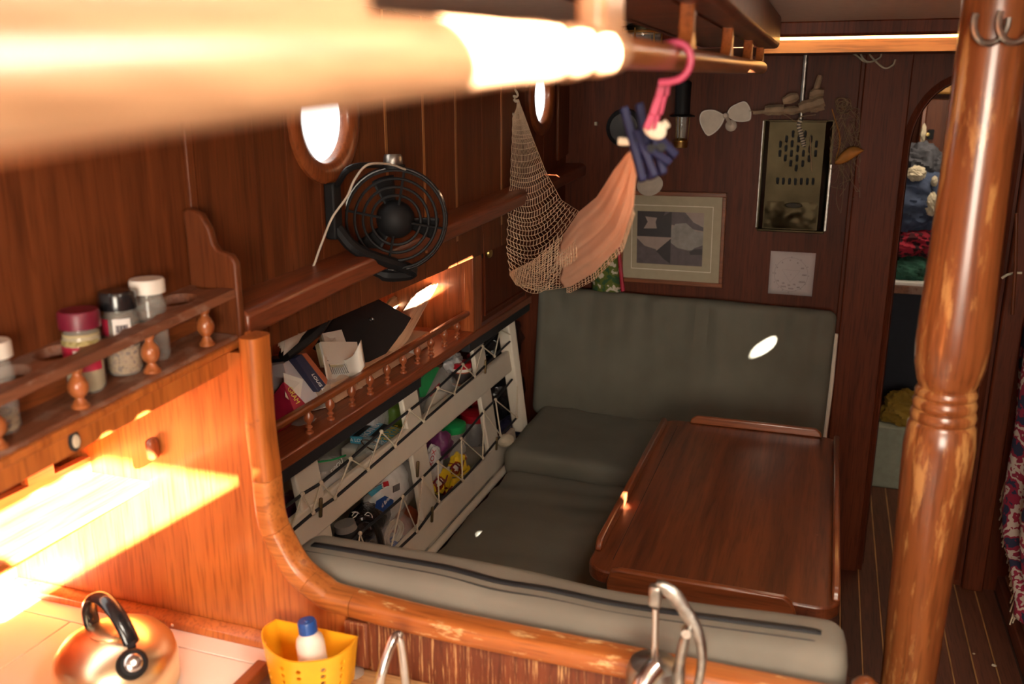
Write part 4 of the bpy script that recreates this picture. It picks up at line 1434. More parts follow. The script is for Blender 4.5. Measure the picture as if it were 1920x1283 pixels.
def crease(u, v):
    x = hx0+0.024+(hx1-hx0-0.05)*u
    z = hz0+0.008+0.085*v
    y = YF-0.002-0.010*sin(pi*u)*sin(pi*min(1, v*1.05))*(0.65+0.6*nz((u*4, v*3, 0), 1, 4))-0.003*max(0, nz((u*8, v*7, 3), 1, 1))
    return V((x, y, z))


MB().grid(crease, 26, 16).build('ash_door', 'brass_old', HT)
P = hpx(365, 1015, YF-0.012)
MB(M.Translation(P) @ M.Diagonal((1, 1, 0.30, 1))).lathe((0, 0, 0), (0, -1, 0), [(0.0265, -0.002), (0.0265, 0.002), (0.024, 0.003)], 30).build('badge_rim', 'brass_old', HT)
bd_ = MB(M.Translation(P-V((0, 0.0025, 0))) @ M.Diagonal((1, 1, 0.30, 1))).lathe((0, 0, 0), (0, -1, 0), [(0.0235, 0), (0.0235, 0.0012)], 30).build('badge', 'black_plastic', HT)
text('TAYLORS', 0.0105, P-V((0, 0.005, 0)), (1, 0, 0), (0, 0, 1), 'brass_old', bd_)
# flue
a, b = at(1509, 92, Y=D-0.04), at(1503, 205, Y=D-0.04)
MB().tube([V((b.x, D-0.035, 1.735)), V((b.x, D-0.035, hz1))], 0.0075, 14).build('flue_pipe', 'steel_worn', HT)

# driftwood garland, shells, seahorse and dried plants hung over the heater
gd = thing('driftwood_garland', 'string of weathered driftwood pieces hung above the heater', 'garland', at(1500, 205, Y=D-0.03))


def chunk(pa, pb, r, seed, name, mat, parent, Y=D-0.07):
    A, B = at(*pa, Y=Y), at(*pb, Y=Y)
    pts_ = [A.lerp(B, t/5) for t in range(6)]
    rs = [r*(0.55+0.5*sin(pi*(0.15+0.7*t/5)))*(1+0.35*nz((t*0.9, seed, 0))) for t in range(6)]
    return MB().tube([p+V((0, 0, 0.004*nz((i, seed, 2)))) for i, p in enumerate(pts_)], rs, 7).build(name, mat, parent)


for i, (pa, pb, r) in enumerate((((1412, 212), (1440, 209), 0.006), ((1434, 207), (1470, 206), 0.017), ((1468, 190), (1497, 180), 0.015), ((1470, 208), (1502, 205), 0.013), ((1500, 203), (1545, 190), 0.022), ((1518, 178), (1545, 172), 0.016), ((1530, 168), (1538, 142), 0.010), ((1520, 205), (1545, 200), 0.012))):
    chunk(pa, pb, r, i*3.1, 'driftwood', 'driftwood', gd)
MB().tube(wavy([at(x, y, Y=D-0.072) for x, y in ((1405, 208), (1440, 210), (1470, 215), (1492, 228), (1502, 219), (1530, 215))], 5), 0.0012, 5).build('string', 'straw', gd)
sh = thing('dried_seahorse', 'banded dried seahorse dangling in front of the heater slots', 'seahorse', at(1505, 275, Y=D-0.07))
sp = [at(1400+x/4.14, 140+y/4.14, Y=D-0.072) for x, y in ((420, 345), (405, 395), (418, 440), (428, 480), (438, 520), (448, 555))]
cv = wavy(sp, 4)
for i in range(len(cv)-1):
    q = cv[i]
    MB().tube([q, q.lerp(cv[i+1], 0.9)], [0.0058+0.0012*(i % 2)]*2, 8).build('body_ring', 'fleece' if i % 2 else 'shell_dark', sh)
o = MB().tube([at(1400+496/4.14, 140+480/4.14, Y=D-0.072), at(1400+494/4.14, 140+580/4.14, Y=D-0.071), at(1400+505/4.14, 140+755/4.14, Y=D-0.07)], [0.001, 0.0016, 0.0022], 6).build('dry_stalk', 'straw')
tag(o, 'single pale dry stalk hanging over the heater front', 'stalk')
o = thing('dried_leaf', 'curled ochre dried leaf hanging beside the heater', 'leaf', at(1590, 300, Y=D-0.03))


def leaf(u, v):
    a = at(1566, 304, Y=D-0.04)
    b = at(1620, 283, Y=D-0.05)
    c = a.lerp(b, u)
    wv = 0.026*sin(pi*min(1, u*0.93+0.07))*(1-0.3*u)
    return c+V((0.2*(v-0.5)*wv, -0.018*cos((v-0.5)*2.2)+0.01*u, (v-0.5)*2*wv + 0.008*sin(u*3)))


MB().grid(leaf, 14, 10).build('blade', 'leaf_ochre', o, solid=0.0012)
MB().tube(wavy([at(1566, 304, Y=D-0.04), at(1575, 260, Y=D-0.04), at(1560, 205, Y=D-0.035)], 5), [0.0016]*11, 5).build('stem', 'leaf_ochre', o)
nb_ = MB()
rnd = random.Random(5)
for k in range(26):
    x, y = 1570+rnd.uniform(0, 40), 195+rnd.uniform(0, 40)
    p = [at(x, y, Y=D-0.02)]
    for _ in range(6):
        x += rnd.uniform(-20, 20)
        y += rnd.uniform(-2, 42)
        x = min(1612, max(1556, x))
        p.append(at(x, min(y, 415), Y=D-rnd.uniform(0.012, 0.04)))
    nb_.tube(wavy(p, 3), 0.0007, 4)
o = nb_.build('net_tangle', 'straw')
tag(o, 'tangle of brown net twine hanging right of the heater', 'twine', None, 'stuff')
o = MB()
for k in range(9):
    c = at(1582+rnd.uniform(-8, 8), 205+rnd.uniform(-16, 16), Y=D-0.03)
    o.ring(c, (rnd.uniform(-1, 1), 1, rnd.uniform(-1, 1)), rnd.uniform(0.012, 0.022), 0.0012, 20, 5)
tag(o.build('twine_ball', 'straw'), 'round brown twine ball above the dried leaf', 'twine')
for px, py in ((1602, 240), (1604, 270)):
    pass

# white bow-tie fan
wf_ = thing('white_fan', 'small cream two-bladed fan on the far bulkhead', 'fan', at(1368, 245, Y=D-0.04))
ctr = at(1361, 217, Y=D-0.05)
for pts_ in (((1361, 217), (1340, 206), (1318, 208), (1311, 222), (1316, 240), (1327, 255), (1342, 248), (1354, 234)), ((1361, 217), (1368, 203), (1380, 195), (1397, 190), (1407, 203), (1409, 217), (1404, 227), (1380, 228))):
    P3 = [at(x, y, Y=D-0.05) for x, y in pts_]
    P3 = wavy(P3+[P3[0]], 4)[:-1]
    bl_w = MB().prism([p for p in P3], (0, 0.003, 0)).build('blade', 'fan_white', wf_, bevel=0.001)
    cc = sum(P3, V())/len(P3)
    MB().tube([p.lerp(cc, 0.06)+V((0, -0.001, 0)) for p in P3[1:]], 0.0014, 6).build('blade_rim', 'white_plastic', bl_w)
MB().lathe(ctr+V((0, 0.004, 0)), (0, -1, 0), [(0.009, 0), (0.009, 0.008), (0.006, 0.012), (0, 0.013)], 18).build('hub', 'fan_white', wf_)
q = at(1370, 236, Y=D-0.02)
MB().lathe(V((q.x, D, q.z)), (0, -1, 0), [(0.018, 0), (0.018, 0.012), (0.012, 0.018), (0, 0.02)], 20).build('motor', 'fan_white', wf_)
MB().tube([V((q.x, D-0.01, q.z)), ctr], 0.006, 10).build('shaft', 'fan_white', wf_)

# oil lamp
ol = thing('oil_lamp', 'brass oil lamp with dark chimney on the far bulkhead', 'lamp', at(1275, 275, Y=D-0.05))
c = at(1276, 277, Y=D-0.05)
MB().lathe(c, (0, 0, 1), [(0.020, 0), (0.0225, 0.004), (0.0225, 0.016), (0.024, 0.018), (0.024, 0.022), (0.018, 0.026), (0.012, 0.032)], 28).build('reservoir', 'brass', ol)
MB().lathe(c+V((0, 0, 0.03)), (0, 0, 1), [(0.014, 0), (0.0165, 0.03), (0.0165, 0.075)], 24).build('glass', 'glass_jar', ol)
MB().lathe(c+V((0, 0, 0.03)), (0, 0, 1), [(0.004, 0), (0.003, 0.03), (0.0, 0.036)], 10).build('wick', 'fleece', ol)
MB().lathe(c+V((0, 0, 0.098)), (0, 0, 1), [(0.040, 0), (0.042, 0.003), (0.024, 0.008)], 28).build('gallery', 'black_plastic', ol)
MB().lathe(c+V((0, 0, 0.104)), (0, 0, 1), [(0.024, 0), (0.025, 0.07), (0.026, 0.10), (0.02, 0.105)], 28).build('chimney', 'black_plastic', ol)
for a in (0.4, 2.5, 4.6):
    MB().tube([c+V((0.022*cos(a), 0.022*sin(a), 0.02)), c+V((0.026*cos(a), 0.026*sin(a), 0.10))], 0.0014, 6).build('stay', 'brass', ol)
MB().bar(c+V((0, 0.02, 0.012)), V((c.x, D, c.z+0.012)), 0.012, 0.012).build('wall_bracket', 'brass', ol)
# dark clock and pale disc half hidden by the pegs
c = at(1172, 240, Y=D-0.01)
ck = thing('round_instrument', 'round black instrument case half hidden by the blue pegs', 'instrument', c)
MB().lathe(V((c.x, D, c.z)), (0, -1, 0), [(0.062, 0), (0.064, 0.01), (0.060, 0.03), (0.05, 0.034), (0.048, 0.03)], 36).build('case', 'black_plastic', ck)
MB().lathe(V((c.x, D-0.03, c.z)), (0, -1, 0), [(0.048, 0), (0, 0.001)], 30).build('dial', 'black_gloss', ck)
c = at(1219, 349, Y=D-0.06)
dk = thing('pale_dish', 'small pale round dish tilted on top of the picture frame', 'dish', c)
MB(M.Translation(c) @ M.Rotation(R(52), 4, 'X')).lathe((0, 0, 0), (0, 0, 1), [(0.0, 0.0), (0.02, 0.0), (0.041, 0.006), (0.043, 0.008), (0.040, 0.0075), (0.02, 0.003), (0.0, 0.003)], 36, caps=False).build('bowl', 'fan_white', dk)
MB().tube([c, V((c.x, D, c.z+0.02))], 0.004, 8).build('stud', 'brass', dk)

# framed picture with four landscape prints
fp_ = thing('framed_picture', 'wood framed picture of four mountain and ice views', 'picture', at(1260, 535, Y=D-0.02))
YFR = D-0.022
c4 = [at(1205-42, 357, Y=YFR), at(1363, 362, Y=YFR), at(1354, 540, Y=YFR), at(1161, 527, Y=YFR)]
TLc, TRc, BRc, BLc = c4


def fpt(u, v, dy=0.0):
    a = TLc.lerp(TRc, u)
    b = BLc.lerp(BRc, u)
    p = a.lerp(b, v)
    return V((p.x, YFR+dy, p.z))


def fquad(u0, u1, v0, v1, dy, th, name, mat, bevel=0.0):
    return MB().prism([fpt(u0, v0, dy), fpt(u1, v0, dy), fpt(u1, v1, dy), fpt(u0, v1, dy)], (0, th, 0)).build(name, mat, fp_, smooth=False, bevel=bevel)


fquad(0, 1, 0, 0.045, -0.006, 0.02, 'moulding', 'frame_wood', 0.002)
fquad(0, 1, 0.955, 1, -0.006, 0.02, 'moulding', 'frame_wood', 0.002)
fquad(0, 0.035, 0.045, 0.955, -0.006, 0.02, 'moulding', 'frame_wood', 0.002)
fquad(0.965, 1, 0.045, 0.955, -0.006, 0.02, 'moulding', 'frame_wood', 0.002)
fquad(0.035, 0.965, 0.045, 0.955, 0.002, 0.012, 'mount', 'mat_board')
for q in ((0.115, 0.885, 0.148, 0.155), (0.115, 0.885, 0.842, 0.849), (0.115, 0.121, 0.148, 0.849), (0.879, 0.885, 0.148, 0.849)):
    fquad(*q, 0.0012, 0.001, 'mount_line', 'mat_line')
PU, PV = (0.17, 0.80), (0.215, 0.785)


def pp(u, v):
    return fpt(PU[0]+(PU[1]-PU[0])*u, PV[0]+(PV[1]-PV[0])*v, 0.0012)


def pshape(pts_, lift, name, mat):
    return MB().prism([pp(*q)+V((0, -0.0002*lift, 0)) for q in pts_], (0, 0.0004, 0)).build(name, mat, fp_, smooth=False)


pshape([(0, 0), (1, 0), (1, 1), (0, 1)], 0, 'print_ground', 'photo_dark')
um, vm = 0.52, 0.48
pshape([(um, 0), (1, 0), (1, vm), (um, vm)], 1, 'print', 'photo_sky')
pshape([(um, 0), (um+0.2, 0), (um+0.33, 0.18), (1, 0.27), (1, 0.34), (um, 0.24)], 2, 'print_mountain', 'photo_mid')
pshape([(um, 0.36), (um+0.06, 0.22), (um+0.22, 0.20), (um+0.36, 0.34), (1, 0.36), (1, vm), (um, vm)], 3, 'print_ice', 'photo_ice')
pshape([(0, vm), (um, vm), (um, 0.78), (0, 0.78)], 1, 'print', 'photo_sky')
pshape([(0, 0.74), (um, 0.74), (um, 1), (0, 1)], 2, 'print_water', 'photo_mid')
pshape([(0, 0.52), (0.12, 0.66), (0.3, 0.72), (0.3, 0.76), (0, 0.76)], 3, 'print_mountain', 'photo_mid')
pshape([(um, 0.50), (um, 0.98), (um-0.1, 0.9), (um-0.22, 0.75)], 3, 'print_mountain', 'photo_dark')
pshape([(um, vm), (1, vm), (1, 0.7), (um, 0.72)], 1, 'print', 'photo_ice')
pshape([(um, 0.58), (um+0.1, 0.67), (um+0.3, 0.72), (um+0.36, 0.66), (1, 0.6), (1, 1), (um, 1)], 2, 'print_water', 'photo_mid')
pshape([(um+0.28, 0.74), (um+0.36, 0.68), (1, 0.67), (1, 0.78), (um+0.3, 0.79)], 3, 'print_rock', 'photo_dark')
pshape([(0.12, 0.10), (0.3, 0.12), (0.28, 0.2), (0.3, 0.32), (0.1, 0.33), (0.16, 0.2)], 2, 'print_gap', 'photo_sky')
pshape([(0.42, 0.0), (um-0.02, 0.0), (0.40, 0.08)], 2, 'print_gap', 'photo_mid')

# pencil diagram on a square sheet
sh_ = thing('paper_diagram', 'square paper sheet with a pencilled circle and triangle diagram', 'paper', at(1483, 555, Y=D))
c4 = [at(x, y, Y=D-0.003) for x, y in ((1445.5, 470.5), (1530, 475), (1522, 556), (1440, 550))]


def sp_(u, v, dy=0.0):
    p = c4[0].lerp(c4[1], u).lerp(c4[3].lerp(c4[2], u), v)
    return V((p.x, D-0.003-dy, p.z+0.0))


MB().grid(lambda u, v: sp_(u, v)+V((0, -0.0015*nz((u*3, v*3, 0)), 0)), 8, 8).build('sheet', 'sheet_paper', sh_, solid=0.0006)


def zs_(x, y):
    return sp_((x-290)/(1290-290)+(y-120)*0.00006, (y-125)/(1060-125)-(x-290)*0.00004, 0.0022)


cm = MB()
cm.tube([zs_(750+385*cos(a)*0.98, 630+365*sin(a)) for a in [2*pi*i/40 for i in range(40)]], 0.00035, 4, closed=True)
cm.build('circle_line', 'pencil', sh_)
MB().tube([zs_(545, 525), zs_(955, 545), zs_(730, 800)], 0.00035, 4, closed=True).build('triangle_line', 'pencil', sh_)
rnd = random.Random(3)
marks = ((557, 370, 'b'), (730, 320, 'h'), (895, 375, '#'), (1005, 490, '##'), (1050, 635, '###'), (1000, 785, '####'), (920, 905, '##'), (755, 935, 'bbbb'), (585, 895, 'bbbb'), (455, 770, 'bb'), (400, 610, 'b'), (440, 480, 'b'), (580, 820, 'bb'), (710, 860, 'bb'), (830, 845, 'bb'))
for x, y, s_ in marks:
    text(s_, 0.0085, zs_(x, y), (1, 0, 0), (0, 0, 1), 'pencil', sh_, 'note_mark', 0.0001)
for x, y, s_ in ((760, 250, 'C'), (970, 310, 'G'), (1115, 465, 'D'), (1145, 655, 'A'), (1075, 835, 'E'), (975, 940, 'B'), (870, 985, 'F'), (700, 1020, 'G'), (565, 975, 'D'), (465, 920, 'A'), (375, 805, 'E'), (345, 605, 'B'), (405, 430, 'F'), (600, 545, '.'), (665, 485, '.'), (755, 475, '.'), (840, 490, '.'), (905, 550, '.'), (920, 640, '.'), (745, 630, 'o'), (635, 755, '.'), (885, 715, '.'), (830, 770, '.'), (595, 705, '.')):
    text(s_, 0.006, zs_(x, y), (1, 0, 0), (0, 0, 1), 'pencil', sh_, 'letter_mark', 0.0001)

# loose cream wires under the deckhead
for pts_, lb in ((((1612, 98), (1620, 112), (1632, 116), (1650, 108), (1652, 96), (1640, 92), (1630, 100), (1645, 118), (1660, 128), (1674, 122), (1679, 112)), 'looped cream wire hanging below the ceiling'),
                 (((1590, 96), (1606, 104), (1618, 114), (1626, 117)), 'short end of cream wire beside the looped one')):
    o = MB().tube(wavy([at(x, y, Y=D-0.05-0.01*(i % 3)) for i, (x, y) in enumerate(pts_)], 5), 0.0028, 7).build('wire', 'wire_cream')
    tag(o, lb, 'wire')
# paisley bag hanging at the bulkhead beside the picture
pb = thing('paisley_bag', 'green paisley cloth bag with a red edge hanging by the picture', 'bag', at(1140, 545, Y=D-0.05))
MB().grid(lambda u, v: at(1112+50*u-(1-v)*8*(u-0.3), 455+95*v, Y=D-0.045-0.03*sin(pi*u)-0.006*sin(u*9)), 16, 12).build('body', 'paisley', pb, solid=0.012)
MB().tube([at(1158, 462, Y=D-0.05), at(1163, 500, Y=D-0.05), at(1168, 546, Y=D-0.05)], 0.007, 8).build('red_edge', 'label_red', pb)
# small fitting and locker door lines on the side wall
q = at(1118, 232, Y=D-0.004)
o = MB().box((q.x-0.006, D-0.008, q.z-0.006), (q.x+0.006, D, q.z+0.006)).build('wall_fitting', 'fleece', bevel=0.002)
tag(o, 'tiny pale square fitting high on the bulkhead corner', 'fitting')
wlk = thing('upper_locker_door', 'teak locker door high in the bulkhead corner behind the hammock', 'door', (uX(2.95)+0.01, 2.95, 1.38))
MB().hexa([(uX(2.95), 2.95, 1.385), (uX(3.07), 3.07, 1.40), (uX(3.07)+0.012, 3.07, 1.40), (uX(2.95)+0.012, 2.95, 1.385)], [(uX(2.95), 2.95, 1.70), (uX(3.07), 3.07, 1.70), (uX(3.07)+0.012, 3.07, 1.70), (uX(2.95)+0.012, 2.95, 1.70)]).build('panel', 'teak_wall', wlk, bevel=0.004)
# brass lamp under the deckhead, seen over the rail
dl = thing('deckhead_lamp', 'round brass and glass ceiling lamp seen above the handrail', 'lamp', at(1205, 85, Y=2.3))
c = at(1205, 70, Y=2.3)
MB().lathe(c+V((0, 0, -0.018)), (0, 0, 1), [(0.040, 0), (0.044, 0.006), (0.044, 0.03)], 30).build('glass', 'glass_jar', dl)
for dz in (-0.02, 0.012):
    MB().ring(c+V((0, 0, dz)), (0, 0, 1), 0.044, 0.0035, 36, 8).build('brass_ring', 'brass', dl)
for k in range(6):
    a = 2*pi*k/6+0.3
    MB().tube([c+V((0.046*cos(a), 0.046*sin(a), -0.022)), c+V((0.046*cos(a), 0.046*sin(a), 0.02))], 0.0022, 6).build('bar', 'brass', dl)
MB().lathe(c+V((0, 0, 0.015)), (0, 0, 1), [(0.046, 0), (0.046, 0.01), (0.03, 1.765-c.z-0.015)], 30).build('base', 'brass_old', dl)
# brass bracket lamp on the side wall (only its foot shows under the frame edge)
q = pl(783, 30, *PU_)
bl_ = thing('wall_lamp', 'brass bracket lamp high on the side wall above the handrail', 'lamp', q)
MB().lathe(q+V((0.05, 0, 0)), (0, 0, 1), [(0.0, -0.004), (0.010, 0), (0.008, 0.008), (0.008, 0.06), (0.02, 0.065), (0.02, 0.075)], 20).build('stem', 'brass', bl_)
MB().bar(q+V((0.0, 0, 0.03)), q+V((0.05, 0, 0.03)), 0.012, 0.012).build('arm', 'brass', bl_)

# ================================================================== contents of the bookshelf


def sheetstack(name, label, cat, corners, n, gap, mat, group=None, depth_v=None, jit=0.004, seed=1, part='sheet'):
    """leaning stack of thin sheets; corners TL, TR, BR, BL of the front sheet"""
    t = thing(name, label, cat, sum(corners, V())/4, group)
    rn = random.Random(seed)
    dv = V(depth_v)
    for i in range(n):
        off = dv*gap*i
        cs = [c+off+V((rn.uniform(-jit, jit), rn.uniform(-jit, jit), rn.uniform(-jit, jit))) for c in corners]
        bend = rn.uniform(-0.006, 0.006)

        def f(u, v, cs=cs, bend=bend):
            p = cs[0].lerp(cs[1], u).lerp(cs[3].lerp(cs[2], u), v)
            return p+dv.normalized()*bend*sin(pi*u)
        MB().grid(f, 6, 4).build(part, mat, t, solid=0.0006)
    return t


def px4(pts_, X):
    if not isinstance(X, (list, tuple)):
        X = [X]*4
    return [at(x, y, X=q) for (x, y), q in zip(pts_, X)]


# black folder lying against the papers
bf = thing('document_folder', 'large black document folder tilted on the bookshelf', 'folder', at(690, 700, X=-1.0))
cs = px4(((662, 540), (770, 602), (690, 705), (585, 655)), (-1.11, -1.0, -0.965, -1.10))
n_ = (cs[1]-cs[0]).cross(cs[3]-cs[0]).normalized()
MB().prism(cs, n_*-0.012).build('cover', 'black_plastic', bf, bevel=0.002)
q = at(695, 601, X=-1.035)
MB().lathe(q, (1, -0.6, 0.3), [(0.008, -0.004), (0.008, 0.004), (0.006, 0.006), (0, 0.007)], 16).build('press_stud', 'black_gloss', bf)
# accordion of manila envelopes, catching the sun
sheetstack('envelope_bundle', 'bundle of sunlit manila envelopes leaning behind the black folder', 'envelopes',
           px4(((806, 528), (834, 512), (762, 640), (700, 700)), (-1.09, -1.02, -0.95, -0.96)), 6, 0.006, 'manila', depth_v=(-0.9, 0.45, 0.1), jit=0.003, seed=4, part='envelope')
sheetstack('white_card', 'pale upright card standing behind the black folder', 'card',
           px4(((688, 525), (733, 512), (732, 575), (685, 590)), -1.2), 2, 0.004, 'paper', depth_v=(-1, 0, 0), seed=6)
sheetstack('pamphlet', 'thin grey-green pamphlet between card and envelopes', 'pamphlet', px4(((735, 560), (775, 535), (765, 600), (725, 575)), -1.14), 3, 0.004, 'old_book', depth_v=(-1, 0.1, 0), seed=8)
# chart papers jammed at the near end
sheetstack('chart_papers', 'sheaf of pale rolled charts wedged against the end panel', 'papers',
           px4(((530, 628), (618, 578), (600, 605), (530, 665)), (-1.0, -1.06, -1.06, -0.99)), 7, 0.005, 'paper', depth_v=(-0.6, 0.3, 0.75), jit=0.004, seed=2)
tag(MB().tube(wavy([at(x, y, X=-1.02) for x, y in ((532, 668), (570, 640), (600, 612), (618, 585))], 4), 0.013, 8).build('umbrella_case', 'black_plastic'), 'slim black case lying under the pale charts', 'case')
# tan notebooks
for k, (pts_, X_, lb) in enumerate(((((598, 636), (636, 628), (650, 668), (605, 660)), -1.03, 'old tan notebook at the top of the shelf pile'), (((590, 648), (662, 648), (668, 690), (600, 690)), -1.0, 'old tan notebook below the other one'))):
    cs = px4(pts_, (X_-0.03, X_-0.03, X_+0.01, X_+0.01))
    n_ = (cs[1]-cs[0]).cross(cs[3]-cs[0]).normalized()
    o = thing('notebook', lb, 'book', cs[3], 'tan notebooks')
    MB().prism(cs, n_*-0.010).build('cover', 'old_book', o, bevel=0.0015)
    MB().prism([c.lerp(sum(cs, V())/4, 0.04)-n_*0.0095 for c in cs], n_*-0.006).build('pages', 'paper', o)
# crumpled printed sheet
cp = thing('printed_sheet', 'crumpled white sheet with printed lines on the shelf', 'paper', at(655, 700, X=-0.96))


def crumple(u, v):
    x = 605+72*u+8*v
    y = 655+10*(1-u)+48*v-22*max(0, u-0.8)*4+16*sin(u*pi)*(1-v)
    p = at(x, y, X=-0.975-0.03*sin(u*5)+0.02*v)
    return p


MB().grid(crumple, 24, 14).build('sheet', 'paper', cp, solid=0.001)
for k in range(9):
    u = 0.10+0.052*k
    MB().tube([crumple(u, 0.16)+V((0.003, -0.003, 0.001)), crumple(u+0.03, 0.42)+V((0.003, -0.003, 0.001)), crumple(u+0.06, 0.75)+V((0.003, -0.003, 0.001))], 0.0009, 4).build('print_line', 'ink', cp)
# plastic wrapped bundle
def blob(c, sx, sy, sz_, seed, amp=0.22, k=2.2, fine=0.06):
    return MB().ball(c, sx, sy, sz_, 22, 30, lambda d: 1+amp*nz(d, k, seed)+fine*nz(d, k*3.5, seed+3))


o = thing('plastic_bundle', 'papers in crumpled clear plastic on the shelf', 'bag', at(640, 725, X=-0.98))
blob(at(632, 712, X=-1.0), 0.04, 0.10, 0.045, 3.3).build('wrap', 'clear_bag', o)
MB().rbox(at(632, 716, X=-1.01), (0.05, 0.15, 0.05), 0.01, (4, 6, 4)).build('papers', 'lavender_paper', o)
# standing books and a carton at the near end
bk1 = thing('paperback', 'dark blue paperback with an orange back cover leaning on the shelf', 'book', at(600, 715, X=-0.96))
cs = px4(((553, 672), (566, 664), (612, 722), (598, 736)), (-1.0, -1.0, -0.94, -0.94))
MB().prism(cs, (-0.09, 0.03, -0.02)).build('cover', 'navy', bk1, bevel=0.0015)
cs2 = px4(((566, 663), (575, 662), (615, 712), (612, 722)), (-1.0, -1.0, -0.945, -0.94))
MB().prism(cs2, (-0.09, 0.03, -0.02)).build('back_cover', 'orange_cover', bk1, bevel=0.001)
text('LOUIS L', 0.012, cs[2].lerp(cs[3], 0.5).lerp(cs[0].lerp(cs[1], 0.5), 0.2)+V((0.002, -0.002, 0.001)), cs[3]-cs[0], cs[1]-cs[0], 'white_print', bk1)
cx = thing('white_carton', 'white folded carton leaning at the near end of the shelf', 'carton', at(570, 760, X=-0.96))
cs = px4(((531, 682), (548, 672), (598, 745), (552, 770)), (-1.02, -1.02, -0.945, -0.945))
MB().prism(cs, (-0.10, 0.02, -0.03)).build('box', 'lavender_paper', cx, bevel=0.001)
MB().prism(px4(((531, 700), (568, 712), (560, 765), (535, 745)), (-0.985, -0.96, -0.945, -0.96)), (0.001, -0.001, 0.001)).build('flap', 'paper', cx)
rdp = thing('red_book', 'red paperback with pale title letters at the shelf end', 'book', at(560, 770, X=-0.95))
cs = px4(((531, 715), (540, 722), (574, 758), (552, 772)), (-0.97, -0.965, -0.94, -0.942))
MB().prism(cs, (-0.04, 0.0, -0.05)).build('cover', 'label_red', rdp, bevel=0.001)
text('GRAM', 0.013, (cs[0]+cs[1]+cs[2]+cs[3])/4+V((0.004, -0.004, 0.002)), cs[3].lerp(cs[2], 0.4)-cs[0], cs[1]-cs[0]+V((0, 0, 0.02)), 'gold_print', rdp)
# curled receipt and scrap on the shelf
tag(MB().prism([at(x, y, Z=ZS+0.0195) for x, y in ((560, 772), (608, 756), (612, 764), (590, 770))], (0, 0, 0.001)).build('paper_scrap', 'paper'), 'flat white paper scrap under the shelf rail', 'paper')
tag(blob(at(570, 800, X=-0.97), 0.025, 0.045, 0.018, 7.7).build('plastic_scrap', 'clear_bag'), 'crumpled clear plastic near the first baluster', 'plastic')
tag(blob(at(672, 734, X=-0.97), 0.012, 0.03, 0.014, 5.1).build('tan_packet', 'tan_bag'), 'small tan packet behind the shelf balusters', 'packet')
tag(MB().prism([at(x, y, X=-0.945) for x, y in ((764, 655), (780, 650), (779, 664), (768, 662))], (-0.002, 0, 0)).build('note_scrap', 'white_print'), 'bright white note scrap below the envelopes', 'paper')
tag(MB().box((-1.20, 1.62, ZS+0.019), (-0.96, 2.10, ZS+0.06)).build('paper_block', 'manila', bevel=0.002), 'low brown block of papers under the envelopes', 'papers')

# ================================================================== contents of the locker behind the rack
G_U = 'stores on the upper locker shelf'
G_L = 'stores in the lower locker'


def foot(px, py, off=-0.06):
    return onR(px, py, off)


# zip bag with teal closure
zb = thing('zip_bag', 'clear zip bag with a teal closure and marker writing', 'bag', foot(610, 930), G_U)
blob(foot(612, 902, -0.075), 0.05, 0.075, 0.055, 2.0, 0.25).build('film', 'clear_bag', zb)
blob(foot(612, 912, -0.085), 0.035, 0.06, 0.035, 2.6, 0.3).build('contents', 'paper', zb)
MB().tube(wavy([foot(x, y, -0.015) for x, y in ((572, 868), (600, 866), (625, 862), (648, 854))], 5), 0.0022, 6).build('closure', 'green_plastic', zb)
text('EIBOU', 0.016, foot(632, 875, -0.012), V((0.15, 1, 0.35)), V((-0.1, 0, 1)), 'white_print', zb, 'marker_writing')
# glass clip jar lying tilted
gj = thing('clip_jar', 'tilted glass clip jar behind the upper cord', 'jar', foot(668, 880), G_U)
ja = V((0.35, 0.25, 0.9)).normalized()
MB().lathe(foot(676, 895, -0.10), ja, [(0.034, 0), (0.038, 0.01), (0.038, 0.075), (0.030, 0.09)], 28).build('glass', 'glass_jar', gj)
MB().lathe(foot(676, 895, -0.10)+ja*0.09, ja, [(0.034, 0), (0.036, 0.006), (0.034, 0.012), (0.02, 0.016)], 28).build('lid', 'glass_jar', gj)
MB().ring(foot(676, 895, -0.10)+ja*0.088, ja, 0.0345, 0.002, 32, 6).build('wire_clip', 'steel', gj)
blob(foot(676, 893, -0.10)+ja*0.03, 0.03, 0.03, 0.028, 1.2).build('contents', 'bread', gj)
tag(blob(foot(668, 908, -0.055), 0.03, 0.055, 0.035, 8.8, 0.3).build('noodle_bag', 'grey_bag'), 'shiny clear bag bulging below the clip jar', 'bag', G_U)
tag(blob(foot(630, 928, -0.10), 0.03, 0.06, 0.025, 4.8, 0.2).build('blue_bag', 'navy'), 'dark blue packet low behind the first upright', 'bag', G_U)
# blue paperback lying on a pale box
bb = thing('blue_paperback', 'light blue paperback lying flat on a pale tub', 'book', foot(735, 850, -0.08), G_U)
Zb = 0.738
c4 = [at(x, y, Z=Zb) for x, y in ((694, 788), (760, 806), (745, 826), (656, 818))]
bx = tag(MB().rbox(V((sum(c.x for c in c4)/4-0.01, sum(c.y for c in c4)/4, 0.700)), (0.13, 0.17, 0.030), 0.008, (6, 8, 4)).build('pale_tub', 'cream_paint'), 'pale plastic tub under the blue paperback', 'tub', G_U)
MB().prism([c+V((0, 0, -0.020)) for c in c4], (0, 0, 0.020)).build('cover', 'sky_cover', bb, bevel=0.001)
n_ = V((0, 0, 1))
xd = c4[1]-c4[0]
yd = c4[0]-c4[3]


def bpos(u, v, dz=0.0008):
    p = c4[3].lerp(c4[2], u).lerp(c4[0].lerp(c4[1], u), v)
    return p+V((0, 0, dz))


